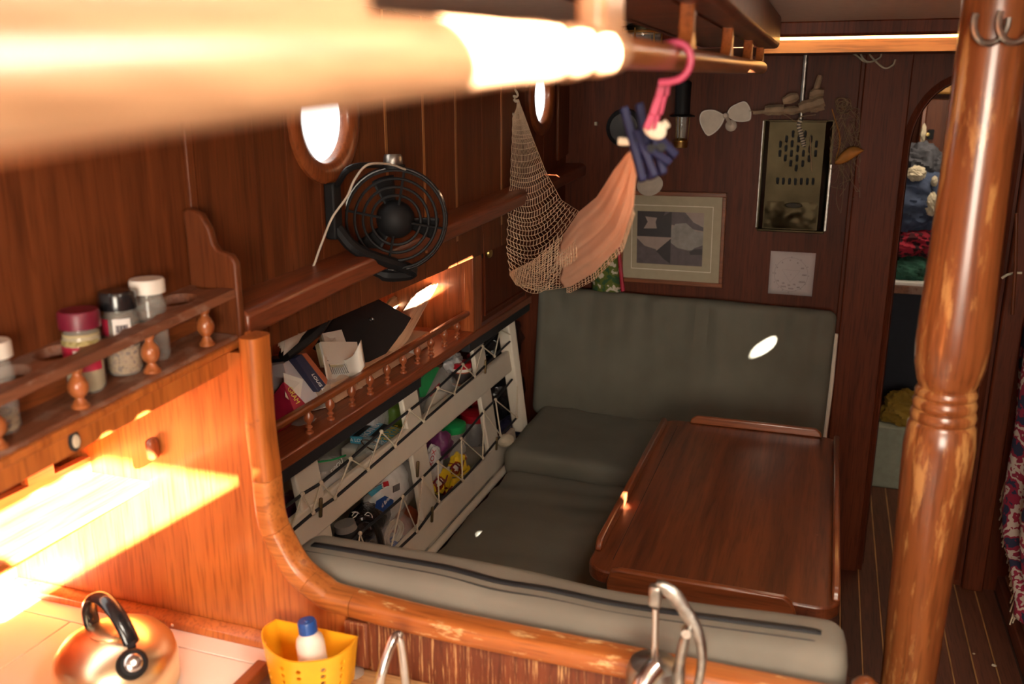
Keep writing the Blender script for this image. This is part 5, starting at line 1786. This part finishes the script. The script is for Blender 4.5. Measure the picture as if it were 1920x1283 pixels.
for u in (0.05, 0.40):
    MB().prism([bpos(u, 0.02), bpos(u+0.13, 0.02), bpos(u+0.13, 0.98), bpos(u, 0.98)], (0, 0, 0.0003)).build('cover_band', 'black_line', bb, smooth=False)
text('HORNBY', 0.026, bpos(0.28, 0.5), yd, -xd, 'white_print', bb, 'author_name')
text('A LONG', 0.030, bpos(0.66, 0.5), yd, -xd, 'gold_print', bb, 'title')
text('DOWN', 0.030, bpos(0.84, 0.5), yd, -xd, 'gold_print', bb, 'title')
sm = (c4[3]+c4[2])/2+V((0, 0, -0.010))
nf = (c4[2]-c4[3]).cross(V((0, 0, 1))).normalized()
text('A LONG WAY DOWN', 0.013, sm+nf*0.0012, c4[2]-c4[3], (0, 0, 1), 'white_print', bb, 'spine_title')
MB().ball(c4[2].lerp(c4[3], 0.08)+V((0, 0, -0.010))+nf*0.0008, 0.002, 0.004, 0.004, 6, 8).build('spine_emblem', 'red_plastic', bb)
# green packet, white packet
tag(MB().rbox(foot(742, 783, -0.13), (0.05, 0.09, 0.09), 0.02, (6, 8, 8), lambda p, n: n*0.006*nz(p, 30)).build('green_packet', 'green_pack'), 'dark green packet standing behind the blue paperback', 'packet', G_U)
tag(MB().rbox(foot(705, 798, -0.15), (0.04, 0.10, 0.09), 0.01, (4, 6, 6)).build('white_packet', 'white_bag'), 'white packet left of the green one', 'packet', G_U)
# bread bag with green stripe
brd = thing('bread_bag', 'clear bread bag with a slanting green stripe', 'bag', foot(820, 775), G_U)
blob(foot(822, 745, -0.09), 0.045, 0.09, 0.085, 3.9, 0.18).build('film', 'clear_bag', brd)
blob(foot(822, 765, -0.10), 0.035, 0.07, 0.05, 1.9, 0.15).build('bread', 'bread', brd)
MB().prism([foot(x, y, -0.022) for x, y in ((786, 715), (812, 686), (824, 690), (797, 745), (788, 745))], (-0.002, 0, 0)).build('green_stripe', 'green_plastic', brd)
MB().prism([foot(x, y, -0.015) for x, y in ((806, 738), (824, 718), (826, 722), (808, 744))], (-0.001, 0, 0)).build('red_stripe', 'red_plastic', brd)


def lidjar(name, label, px, py, r, h, lidmat, lidh, group, body='glass_jar', off=-0.07, bands=(), lidr=None):
    c = foot(px, py, off)
    t = thing(name, label, 'jar', c, group)
    MB().lathe(c, (0, 0, 1), [(r*0.9, 0), (r, 0.006), (r, h*0.85), (r*0.9, h)], 28).build('body', body, t)
    MB().lathe(c+V((0, 0, h-0.003)), (0, 0, 1), [(lidr or r*0.98, 0), (lidr or r, 0.002), (lidr or r, lidh), ((lidr or r)*0.93, lidh+0.002), (0.0, lidh+0.002)], 32).build('lid', lidmat, t)
    for m_, z0, z1 in bands:
        MB().lathe(c+V((0, 0, z0)), (0, 0, 1), [(r*1.012, 0), (r*1.012, z1-z0)], 28, caps=False).build('label', m_, t)
    return t


lidjar('supplement_jar', 'white jar with red lid and brown label behind the cord', 866, 722, 0.032, 0.062, 'red_plastic', 0.015, G_U, 'white_plastic', -0.07, (('label_dark', 0.012, 0.046), ('orange_cover', 0.006, 0.012), ('orange_cover', 0.046, 0.050)))
lidjar('supplement_jar', 'dark red jar with red lid behind the white jar', 892, 705, 0.03, 0.062, 'red_plastic', 0.015, G_U, 'burgundy', -0.14)
tag(blob(foot(850, 680, -0.09), 0.03, 0.045, 0.03, 6.1, 0.35).build('foil_bag', 'white_bag'), 'twisted clear bag neck beside the red-lidded jar', 'bag', G_U)
# dark bags in the far corner
tag(blob(foot(945, 640, -0.11), 0.07, 0.12, 0.085, 2.9, 0.3).build('black_bag', 'black_bag'), 'shiny black bag at the far end of the upper locker', 'bag', G_U)
tag(blob(foot(945, 745, -0.11), 0.07, 0.14, 0.11, 5.9, 0.25).build('black_bag', 'black_bag'), 'dark bag filling the far end of the lower locker', 'bag', G_L)
tag(blob(foot(957, 800, -0.06), 0.04, 0.06, 0.035, 5.2, 0.25).build('blue_bag', 'navy'), 'navy cloth bag low in the far locker corner', 'bag', G_L)
# lower locker
lidjar('storage_jar', 'clear storage jar with green lid in the lower locker', 846, 848, 0.047, 0.075, 'green_plastic', 0.022, G_L, 'clear_bag', -0.09)
lidjar('storage_jar', 'clear storage jar with red lid in the lower locker', 890, 830, 0.047, 0.085, 'red_plastic', 0.024, G_L, 'grey_bag', -0.11)
tag(blob(foot(905, 745, -0.15), 0.04, 0.06, 0.05, 7.2, 0.2).build('red_bag', 'red_plastic'), 'red packet deep behind the far upright', 'bag', G_L)
pb_ = thing('purple_bag', 'purple and white crumpled packet beside the mid upright', 'bag', foot(822, 870), G_L)
blob(foot(826, 838, -0.06), 0.03, 0.055, 0.045, 4.4, 0.3).build('purple_wrap', 'purple_film', pb_)
blob(foot(812, 868, -0.05), 0.025, 0.035, 0.05, 1.4, 0.3).build('white_wrap', 'white_bag', pb_)
text('XOX', 0.022, foot(811, 860, -0.012), V((0.1, 0.4, 0.9)), V((-0.3, -1, 0.4)), 'red_plastic', pb_, 'print')
for px, py, sx, lb in ((857, 872, 0.9, 'yellow snack packet at the top of the snack pile'), (825, 900, 1.0, 'yellow snack packet beside the mid upright'), (850, 918, 0.9, 'yellow and white snack packet low in the pile'), (875, 895, 0.8, 'white and yellow snack packet nearest the red-lidded jar')):
    o = thing('snack_packet', lb, 'packet', foot(px, py, -0.05), 'snack packets in the lower locker')
    mb = blob(foot(px, py, -0.055), 0.028*sx, 0.05*sx, 0.038*sx, px*0.37, 0.35)
    mb.build('wrapper', 'snack', o)
    MB().tube(wavy([foot(px-14*sx, py+8, -0.02), foot(px-4, py-2, -0.012), foot(px+8, py+6, -0.012), foot(px+14*sx, py-8, -0.02)], 4), 0.0025, 5).build('red_edge', 'burgundy', o)
# big white bag
wbg = thing('white_refill_bag', 'large white and clear refill bag with blue emblem and barcode', 'bag', foot(720, 955), G_L)
blob(foot(728, 918, -0.085), 0.06, 0.115, 0.09, 6.6, 0.14).build('film', 'clear_bag', wbg)
blob(foot(724, 922, -0.095), 0.05, 0.10, 0.08, 6.9, 0.12).build('white_pouch', 'white_print', wbg)


def wb_quad(pts_, name, mat, off=-0.018):
    MB().prism([foot(x, y, off) for x, y in pts_], (-0.001, 0, 0)).build(name, mat, wbg, smooth=False)


wb_quad(((718, 905), (728, 902), (730, 911), (720, 914)), 'red_square', 'red_plastic')
wb_quad(((706, 940), (722, 930), (738, 938), (736, 952), (718, 960), (704, 952)), 'blue_emblem', 'blue_plastic')
text('Oxi Brite', 0.014, foot(721, 944, -0.0165), V((0.1, 1, 0.25)), V((-0.15, -0.1, 1)), 'white_print', wbg, 'emblem_print')
for k in range(7):
    wb_quad(((737+k*1.9, 912-k*0.9), (737.9+k*1.9, 911.6-k*0.9), (738.2+k*1.9, 924-k*0.9), (737.3+k*1.9, 924.4-k*0.9)), 'bar', 'ink')
for k in range(5):
    wb_quad(((700+k*1.2, 905+k*4), (714+k*1.2, 899+k*4), (714.2+k*1.2, 900+k*4), (700.2+k*1.2, 906+k*4)), 'print_line', 'photo_mid')
wb_quad(((690, 925), (715, 908), (717, 916), (697, 932)), 'teal_patch', 'sky_cover')
# thermos jug
tj = thing('thermos_jug', 'steel thermos jug with black handle lying in the lower locker', 'jug', foot(660, 1020), G_L)
ja_, jb_ = foot(646, 980, -0.045), foot(668, 1068, -0.045)
jd = (ja_-jb_).normalized()
jl = (ja_-jb_).length
c = jb_
MB().lathe(c, jd, [(0.028, -0.02), (0.030, 0.0), (0.030, jl-0.066), (0.028, jl-0.058)], 32).build('body', 'thermos_steel', tj)
MB().lathe(c+jd*(jl-0.060), jd, [(0.0305, 0), (0.0305, 0.034), (0.026, 0.042)], 32).build('collar', 'black_plastic', tj)
MB().lathe(c+jd*(jl-0.022), jd, [(0.0255, 0), (0.0265, 0.005), (0.025, 0.020), (0.0, 0.022)], 32).build('lid', 'thermos_steel', tj)
MB().tube(wavy([foot(664, 984, -0.03), foot(678, 974, -0.01), foot(694, 976, 0.0), foot(706, 992, 0.0), foot(713, 1012, -0.004), foot(715, 1026, -0.008)], 5), [0.008]*13+[0.009]*13, 8).build('handle', 'black_gloss', tj)
# black logo bag, rope bag
lg = thing('logo_bag', 'black bag with white script emblem behind the thermos', 'bag', foot(690, 985), G_L)
blob(foot(690, 975, -0.10), 0.045, 0.10, 0.045, 9.9, 0.15).build('body', 'black_bag', lg)
for pts_ in (((660, 968), (664, 962), (671, 961), (668, 967), (661, 973), (668, 976), (674, 970), (679, 968)), ((684, 966), (690, 961), (697, 966), (697, 973), (689, 972), (685, 968), (692, 967)), ((660, 961), (667, 960), (673, 963)), ((664, 979), (672, 976), (680, 972), (692, 975))):
    MB().tube(wavy([foot(x, y, -0.045) for x, y in pts_], 4), 0.0013, 5).build('white_script', 'white_print', lg)
rbg = thing('rope_bag', 'clear bag holding a coil of pale cord', 'bag', foot(735, 1030), G_L)
blob(foot(735, 1005, -0.06), 0.045, 0.09, 0.05, 3.0, 0.2).build('film', 'clear_bag', rbg)
rp_ = []
c = foot(738, 1000, -0.05)
rn = random.Random(9)
for i in range(150):
    a = i*0.42
    rp_.append(c+V((0.014*nz((i*0.13, 0, 0)), (0.042+0.012*nz((i*0.05, 3, 0)))*cos(a), (0.026+0.01*nz((i*0.07, 6, 0)))*sin(a)+0.008*nz((i*0.11, 9, 0)))))
MB().tube(rp_, 0.0024, 6).build('cord_coil', 'rope', rbg)
tag(blob(foot(745, 1030, -0.05), 0.02, 0.035, 0.02, 2.4, 0.3).build('plum_packet', 'purple_film'), 'plum coloured packet under the cord coil', 'packet', G_L)
tag(blob(foot(695, 1040, -0.07), 0.03, 0.06, 0.04, 2.2, 0.3).build('grey_packet', 'grey_bag'), 'dull clear bag between thermos and cord coil', 'bag', G_L)
tag(blob(foot(722, 1040, -0.07), 0.04, 0.08, 0.03, 7.1, 0.2).build('blue_packet', 'blue_plastic'), 'blue packet at the bottom of the lower locker', 'packet', G_L)
tag(blob(foot(762, 985, -0.13), 0.04, 0.06, 0.05, 8.1, 0.2).build('brown_packet', 'orange_cover'), 'brown packet behind the mid upright', 'packet', G_L)
# near-end bottles
for px, py, m_, lb in ((545, 905, 'glass_jar', 'glass bottle shoulder behind the curved frame'), (548, 955, 'purple_film', 'purple packet behind the curved frame'), (560, 975, 'green_pack', 'dark green packet low behind the curved frame')):
    tag(blob(foot(px, py, -0.09), 0.035, 0.045, 0.04, px*0.11, 0.15).build('packet', m_), lb, 'packet', G_L)

# ================================================================== things on the worktop
kt = thing('kettle', 'brushed metal kettle with black arched handle on the worktop', 'kettle', (-0.928, 0.905, ZC))
kc = V((-0.928, 0.905, ZC))
KR = 0.086
MB().lathe(kc, (0, 0, 1), [(0.078, 0), (0.085, 0.004), (KR, 0.02), (KR, 0.045), (0.082, 0.062), (0.070, 0.078), (0.050, 0.089), (0.030, 0.094), (0.0, 0.096)], 56).build('body', 'kettle_metal', kt)
MB().lathe(kc+V((0, 0, 0.0935)), (0, 0, 1), [(0.030, 0), (0.030, 0.003), (0.02, 0.006), (0, 0.007)], 36).build('lid', 'kettle_metal', kt)
h0, h1 = kc+V((-0.035, 0.045, 0.085)), kc+V((0.030, -0.035, 0.085))
hd = V((0.97, -0.22, 0))
hp_ = [kc+hd*a_+V((0, 0, z_)) for a_, z_ in ((-0.046, 0.078), (-0.050, 0.112), (-0.036, 0.136), (-0.010, 0.141), (0.018, 0.126), (0.040, 0.098), (0.050, 0.072))]
hw = wavy(hp_, 6)
mb = MB()
vs, fs = [], []
sd0 = V((0.22, 0.97, 0)).normalized()
for i, p in enumerate(hw):
    d = (hw[min(i+1, len(hw)-1)]-hw[max(i-1, 0)]).normalized()
    nn = d.cross(sd0).normalized()
    for j in range(12):
        a = 2*pi*j/12
        vs.append(p+sd0*0.0125*cos(a)+nn*0.0065*sin(a))
for i in range(len(hw)-1):
    for j in range(12):
        fs.append((i*12+j, i*12+(j+1) % 12, (i+1)*12+(j+1) % 12, (i+1)*12+j))
fs += [tuple(range(12)), tuple(range((len(hw)-1)*12, len(hw)*12))]
mb.add(vs, fs)
mb.build('handle', 'black_gloss', kt)
sa = V((0.66, -0.42, 0.62)).normalized()
s0 = kc+V((0.046, -0.024, 0.058))
MB().lathe(s0, sa, [(0.021, 0), (0.019, 0.018), (0.0175, 0.026)], 28).build('spout', 'kettle_metal', kt)
spc = MB().lathe(s0+sa*0.020, sa, [(0.0195, 0), (0.021, 0.003), (0.021, 0.014), (0.017, 0.020), (0.012, 0.021)], 28).build('spout_cap', 'black_plastic', kt)
wst = MB().lathe(s0+sa*0.038, sa, [(0.0125, 0), (0.0125, 0.003), (0.009, 0.006), (0.004, 0.0065), (0.003, 0.004)], 24).build('whistle', 'steel', spc)
MB().bar(s0+sa*0.028+V((-0.012, 0.016, 0.012)), hw[-6], 0.012, 0.005).build('lever', 'black_plastic', kt, bevel=0.002)

# yellow sponge caddy
cd_ = thing('sink_caddy', 'bright yellow half-round caddy with round holes', 'caddy', (-0.665, 0.985, ZC))
bx0, bx1, by = -0.738, -0.598, 1.035
out = [(bx0, by), (bx0-0.004, by-0.03), (bx0+0.018, by-0.062), (bx0+0.05, by-0.082), ((bx0+bx1)/2+0.01, by-0.088), (bx1-0.035, by-0.08), (bx1-0.008, by-0.06), (bx1+0.002, by-0.03), (bx1, by)]
cv2 = [V((p.x, p.y, 0)) for p in wavy([(x, y, 0) for x, y in out], 5)]
cm_ = V(((bx0+bx1)/2, by-0.04, 0))
zb0, zb1 = ZC+0.001, ZC+0.075
wallm = MB()
ring_o = cv2
k = len(cv2)
vs = []
for zt, sc_ in ((zb0, 0.86), (zb0+0.04, 0.93), (zb1, 1.0)):
    for p in cv2:
        q = cm_+(p-cm_)*sc_
        vs.append(V((q.x, q.y if p.y < by-0.001 else by-0.001, zt)))
fs = []
for r_ in range(2):
    for i in range(k-1):
        fs.append((r_*k+i, r_*k+i+1, (r_+1)*k+i+1, (r_+1)*k+i))
    fs.append((r_*k+k-1, r_*k, (r_+1)*k, (r_+1)*k+k-1))
fs.append(tuple(range(k)))
wallm.add(vs, fs)
shell = wallm.build('shell', 'yellow_plastic', cd_, smooth=False)
# thicken to a real wall, then drill the holes
md = shell.modifiers.new('s', 'SOLIDIFY')
md.thickness = 0.0026
bpy.context.view_layer.update()
dg = bpy.context.evaluated_depsgraph_get()
nm_ = bpy.data.meshes.new_from_object(shell.evaluated_get(dg))
shell.modifiers.clear()
shell.data = nm_
ctr_ = MB()
for a in range(6):
    for b in range(4):
        u = (a+1.2)/7.4
        p = cv2[int(u*(k-1))]
        q = cm_+(p-cm_)*(0.90+0.025*b)
        dv = V((q.x-cm_.x, (q.y-cm_.y)*1.3, 0)).normalized()
        ctr_.lathe(V((q.x, q.y, zb0+0.022+0.0115*b))-dv*0.012-V((0, 0, 0)), dv, [(0.0036, 0), (0.0036, 0.028)], 12)
loc_ = ORG[shell.name]
ctr_.v = [p-V((0, 0, 0)) for p in ctr_.v]
cut(shell, ctr_)
shell.data.shade_smooth()
shell.data.set_sharp_from_angle(angle=R(35))
for sx in (bx0+0.02, bx1-0.02):
    MB().lathe((sx, by+0.012, ZC), (0, 0, 1), [(0.018, 0), (0.016, 0.003), (0.008, 0.006)], 20).build('suction_cup', 'glass_jar', cd_)
mb = MB()
for dx, dz, r_ in ((0, 0, 0.0045), (-0.006, -0.006, 0.003), (0.006, -0.006, 0.003), (0, -0.005, 0.003)):
    mb.lathe((-0.690+dx, by-0.0016, zb0+0.062+dz), (0, -1, 0), [(r_, 0), (r_, 0.0006)], 14)
mb.build('hanger_hole', 'seam', cd_)
# squeeze bottle in the caddy
bt = thing('squeeze_bottle', 'translucent squeeze bottle with blue cap standing in the yellow caddy', 'bottle', (-0.655, 0.995, ZC+0.006))
T = M.Translation((-0.645, 0.992, ZC+0.006)) @ M.Rotation(R(-6), 4, 'Y')
MB(T).lathe((0, 0, 0), (0, 0, 1), [(0.018, 0), (0.0205, 0.004), (0.0205, 0.072), (0.0185, 0.082), (0.0125, 0.089), (0.0115, 0.092)], 32).build('body', 'frosted', bt)
bcap = MB(T).lathe((0, 0, 0.091), (0, 0, 1), [(0.0135, 0), (0.0135, 0.015), (0.012, 0.018), (0.0, 0.018)], 28).build('cap', 'blue_plastic', bt)
MB(T).lathe((0.002, -0.002, 0.109), (0, 0, 1), [(0.004, 0), (0.003, 0.002), (0, 0.0022)], 12).build('nozzle', 'blue_plastic', bcap)
# tap: bent steel tube
tp = thing('sink_tap', 'bent chrome spout standing at the sink', 'tap', at(733, 1283, Y=1.0))
ap_ = at(744, 1192, Y=1.0)
l_ = [at(708, 1300, Y=0.96), at(716, 1262, Y=0.965), at(732, 1212, Y=0.985), ap_, V((ap_.x+0.006, 1.002, ap_.z-0.016)), V((ap_.x+0.013, 1.004, ZC-0.01))]
MB().tube(wavy(l_, 6), 0.0068, 12).build('spout', 'steel', tp)
MB().lathe((ap_.x+0.013, 1.004, ZC-0.012), (0, 0, 1), [(0.014, 0), (0.014, 0.004), (0.009, 0.008)], 20).build('base', 'steel_worn', tp)
# hand pump at the sink
hpmp = thing('hand_pump', 'chrome galley hand pump with curved lever handle', 'pump', at(1240, 1283, Y=0.98))
YPm = 0.985


def q_(x, y, dy=0.0):
    return at(1100+x/5.333, 1060+y/5.333, Y=YPm+dy)


MB().tube([q_(690, 430), q_(680, 960)], 0.0042, 12).build('piston_rod', 'steel', hpmp)
a, b = q_(690, 200), q_(683, 410)
MB().bar(b, a, 0.0155, 0.013, up=(0, 1, 0)).build('rod_head', 'steel_worn', hpmp, bevel=0.004, seg=3)
cv3 = [(700, 170), (770, 215), (870, 300), (960, 420), (1050, 560), (1120, 700), (1150, 850), (1150, 1000), (1130, 1120), (1100, 1250)]
inner_off = [18, 50, 70, 62, 60, 50, 42, 38, 36, 34]
vs, fs = [], []
P3 = wavy([q_(x, y) for x, y in cv3], 5)
W3 = wavy([(o_*0.00011, 0, 0) for o_ in inner_off], 5)
for i, p in enumerate(P3):
    d = (P3[min(i+1, len(P3)-1)]-P3[max(0, i-1)]).normalized()
    nn = d.cross(V((0, 1, 0))).normalized()
    w_ = W3[i].x*1.35
    for j in range(10):
        a = 2*pi*j/10
        vs.append(p+nn*w_*cos(a)+V((0, 1, 0))*0.0055*sin(a))
for i in range(len(P3)-1):
    for j in range(10):
        fs.append((i*10+j, i*10+(j+1) % 10, (i+1)*10+(j+1) % 10, (i+1)*10+j))
fs += [tuple(range(10)), tuple(range((len(P3)-1)*10, len(P3)*10))]
MB().add(vs, fs).build('lever_handle', 'steel_worn', hpmp)
MB().tube(wavy([q_(1000, 620), q_(990, 700), q_(965, 800), q_(935, 950), q_(920, 1100), q_(915, 1300)], 5), [0.006]*8+[0.0068]*10+[0.008]*8, 12).build('fulcrum_arm', 'steel_worn', hpmp)
MB().lathe(q_(1005, 655)-V((0, 0.009, 0)), (0, 1, 0), [(0.006, 0), (0.006, 0.018)], 14).build('pivot', 'steel', hpmp)
c = q_(665, 1130, 0.012)
MB().lathe(V((c.x, c.y, ZC-0.01)), (0, 0, 1), [(0.034, 0), (0.034, c.z-ZC+0.02), (0.030, c.z-ZC+0.032), (0.012, c.z-ZC+0.038), (0.008, c.z-ZC+0.042)], 36).build('pump_body', 'steel_worn', hpmp)
MB().tube(wavy([q_(700, 1010, -0.012), q_(640, 1080, -0.02), q_(560, 1200, -0.03), q_(520, 1330, -0.035)], 5), [0.0125]*16, 14).build('outlet_spout', 'steel', hpmp)

# ================================================================== forward cabin seen through the doorway
struct(MB().box((-0.4, 4.40, 0), (1.2, 4.42, 1.86)).build('wall_forward_cabin', 'mahogany_v', smooth=False), 'wooden wall of the forward cabin', 'wall')
struct(MB().box((-0.4, 3.11, 0), (-0.38, 4.4, 1.86)).build('wall_forward_port', 'mahogany_v', smooth=False), 'port side of the forward cabin', 'wall')
struct(MB().box((1.1, 3.11, 0), (1.12, 4.4, 1.86)).build('wall_forward_starboard', 'mahogany_v', smooth=False), 'starboard side of the forward cabin', 'wall')
struct(MB().box((-0.4, 3.1, 1.80), (1.12, 4.42, 1.86)).build('ceiling_forward_cabin', 'deckhead', smooth=False), 'ceiling of the forward cabin', 'ceiling')
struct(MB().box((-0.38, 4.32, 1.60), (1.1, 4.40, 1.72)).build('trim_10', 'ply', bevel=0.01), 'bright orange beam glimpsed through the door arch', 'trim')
ld = thing('forward_locker', 'teak locker door with a small brass latch in the forward cabin', 'locker', (0.55, 4.3, 1.0))
MB().box((0.36, 4.29, 0.9), (0.85, 4.395, 1.58)).build('door', 'teak_wall', ld, bevel=0.004)
MB().box((0.345, 4.285, 0.9), (0.36, 4.395, 1.58)).build('stile', 'teak_v', ld, bevel=0.002)
q = at(1745, 252, Y=4.288)
ltc = MB().box((q.x-0.012, 4.275, q.z-0.02), (q.x+0.012, 4.29, q.z+0.02)).build('latch', 'black_plastic', ld, bevel=0.003)
MB().lathe((q.x-0.012, 4.275, q.z), (0, -1, 0), [(0.008, 0), (0.007, 0.008), (0, 0.009)], 12).build('latch_knob', 'brass', ltc)
bn = thing('forward_bunk', 'white topped bunk board in the forward cabin', 'bunk', (0.3, 4.0, 0))
MB().box((-0.37, 3.84, 0.868), (0.47, 4.3, 0.880)).build('white_top', 'white_board', bn, bevel=0.002)
MB().box((-0.37, 3.835, 0.835), (0.47, 3.86, 0.868)).build('edge', 'dusty', bn, bevel=0.002)
MB().box((-0.37, 4.2, 0.26), (0.48, 4.22, 0.83)).build('dark_back', 'navy_dark', bn, smooth=False)
MB().box((-0.37, 3.84, 0.0), (0.50, 4.2, 0.27)).build('step', 'pale_green', bn, bevel=0.006)


def heap(px, py, Y, sx, sy, sz_, seed, mat, label, name, amp=0.25, k=2.0):
    c = at(px, py, Y=Y)
    o = MB().ball(c, sx, sy, sz_, 40, 60, lambda d: 1+amp*nz(d, k, seed)+0.16*nz((d.x*3+d.z*5, d.y*7, d.z*2), 1.3, seed+2)+0.07*nz((d.x*6, d.y*6, d.z*11), 1.2, seed+4)).build(name, mat)
    return tag(o, label, 'clothing', 'clothes heaped on the bunk')


heap(1712, 455, 3.98, 0.13, 0.09, 0.055, 1.0, 'plaid', 'red plaid shirt in the heap on the bunk', 'plaid_shirt')
heap(1706, 507, 3.95, 0.09, 0.07, 0.055, 2.0, 'green_cloth', 'dark green garment at the foot of the bunk heap', 'green_garment')
heap(1716, 378, 4.0, 0.13, 0.09, 0.12, 3.0, 'denim', 'blue jacket in the middle of the bunk heap', 'blue_jacket', 0.3)
heap(1728, 310, 4.05, 0.085, 0.08, 0.09, 4.0, 'slate_cloth', 'dark grey garment at the top of the bunk heap', 'grey_garment')
heap(1718, 326, 3.93, 0.035, 0.03, 0.028, 5.0, 'fleece', 'small cream fleece lining near the top of the heap', 'fleece_lining')
heap(1748, 382, 3.92, 0.025, 0.03, 0.045, 6.0, 'fleece', 'cream knitted cuff low beside the blue jacket', 'knitted_cuff')
heap(1752, 340, 3.92, 0.012, 0.02, 0.02, 6.6, 'fleece', 'cream collar edge above the knitted cuff', 'collar_edge')
heap(1731, 250, 4.05, 0.010, 0.015, 0.035, 8.0, 'fleece', 'narrow cream strap above the clothes heap', 'strap')
heap(1700, 772, 3.95, 0.10, 0.08, 0.085, 7.0, 'mustard', 'mustard yellow sack on the step in the forward cabin', 'yellow_sack')
# ------------------------------------------------------------------ starboard side
cbn = thing('side_cabinet', 'dark wooden cabinet along the floor at the far right', 'cabinet', (0.85, 2.6, 0))
MB().box((0.665, 1.85, 0.06), (1.05, 3.05, 0.78)).build('carcass', 'mahogany_v', cbn, bevel=0.004)
MB().box((0.64, 1.85, 0.0), (0.675, 3.5, 0.055)).build('toe_board', 'floor_wood', cbn, bevel=0.004)
MB().tube([(0.663, 1.9, 0.075), (0.663, 3.04, 0.075)], 0.009, 8).build('pale_bead', 'dusty', cbn)
MB().box((0.655, 2.45, 0.13), (0.668, 2.98, 0.72)).build('door', 'mahogany_v', cbn, bevel=0.004)
MB().tube([(0.66, 2.2, 0.79), (0.64, 3.0, 0.80)], 0.012, 10).build('top_rail', 'mahogany_t', cbn)
o = MB().tube(wavy([at(x, y, Y=2.95) for x, y in ((1878, 522), (1890, 515), (1904, 512), (1916, 512))], 5), 0.004, 8).build('cable', 'wire_cream')
tag(o, 'short cream cable on the dark panel at right', 'cable')
o = MB().tube([at(1906, 400, Y=2.9), at(1904, 500, Y=2.9), at(1898, 590, Y=2.9)], 0.005, 10).build('edge_highlight', 'teak_wall')  # thin tube modelled in place of the highlight along a panel edge
tag(o, 'slim upright strip standing for an edge highlight at right above the cabinet', 'batten')
# fringed tapestry throw hanging over the cabinet
tw = thing('tapestry_throw', 'red cream and navy tapestry throw with fringe at the right edge', 'throw', at(1905, 1080, Y=2.3))
edge = [(1918, 600), (1908, 680), (1898, 780), (1885, 860), (1878, 930), (1882, 990), (1893, 1030), (1903, 1090), (1904, 1130)]
ev = wavy([at(x, y, X=0.60) for x, y in edge], 4)


def thr(u, v):
    p = ev[int(round(v*(len(ev)-1)))]
    return p+V((0.03*u+0.022*sin(u*14+v*2.0), -0.45*u, 0.02*u))


MB().grid(thr, 30, len(ev)).build('cloth', 'tapestry', tw, solid=0.004)
fr = MB()
for k in range(160):
    v = 0.42+0.58*random.random()
    p = thr(0.0 if k % 2 else random.random()*0.1, v)
    fr.tube([p, p+V((-0.008, random.uniform(0, 0.02), -0.02)), p+V((random.uniform(-0.016, 0.0), random.uniform(0, 0.03), -0.05-0.02*random.random()))], 0.0022, 4)
tag(fr.build('fringe', 'fleece', tw), None, kind='stuff')
# crumbs on the floor
for px, py, s_, lb in ((1864, 1248, 0.007, 'larger pale crumb on the floor boards'), (1826, 1226, 0.004, 'smaller pale crumb on the floor boards')):
    c = at(px, py, Z=0.003)
    tag(MB().ball(c, s_, s_*0.8, s_*0.5, 7, 9, lambda d: 1+0.3*nz(d, 2, s_*100)).build('crumb', 'fleece'), lb, 'crumb')
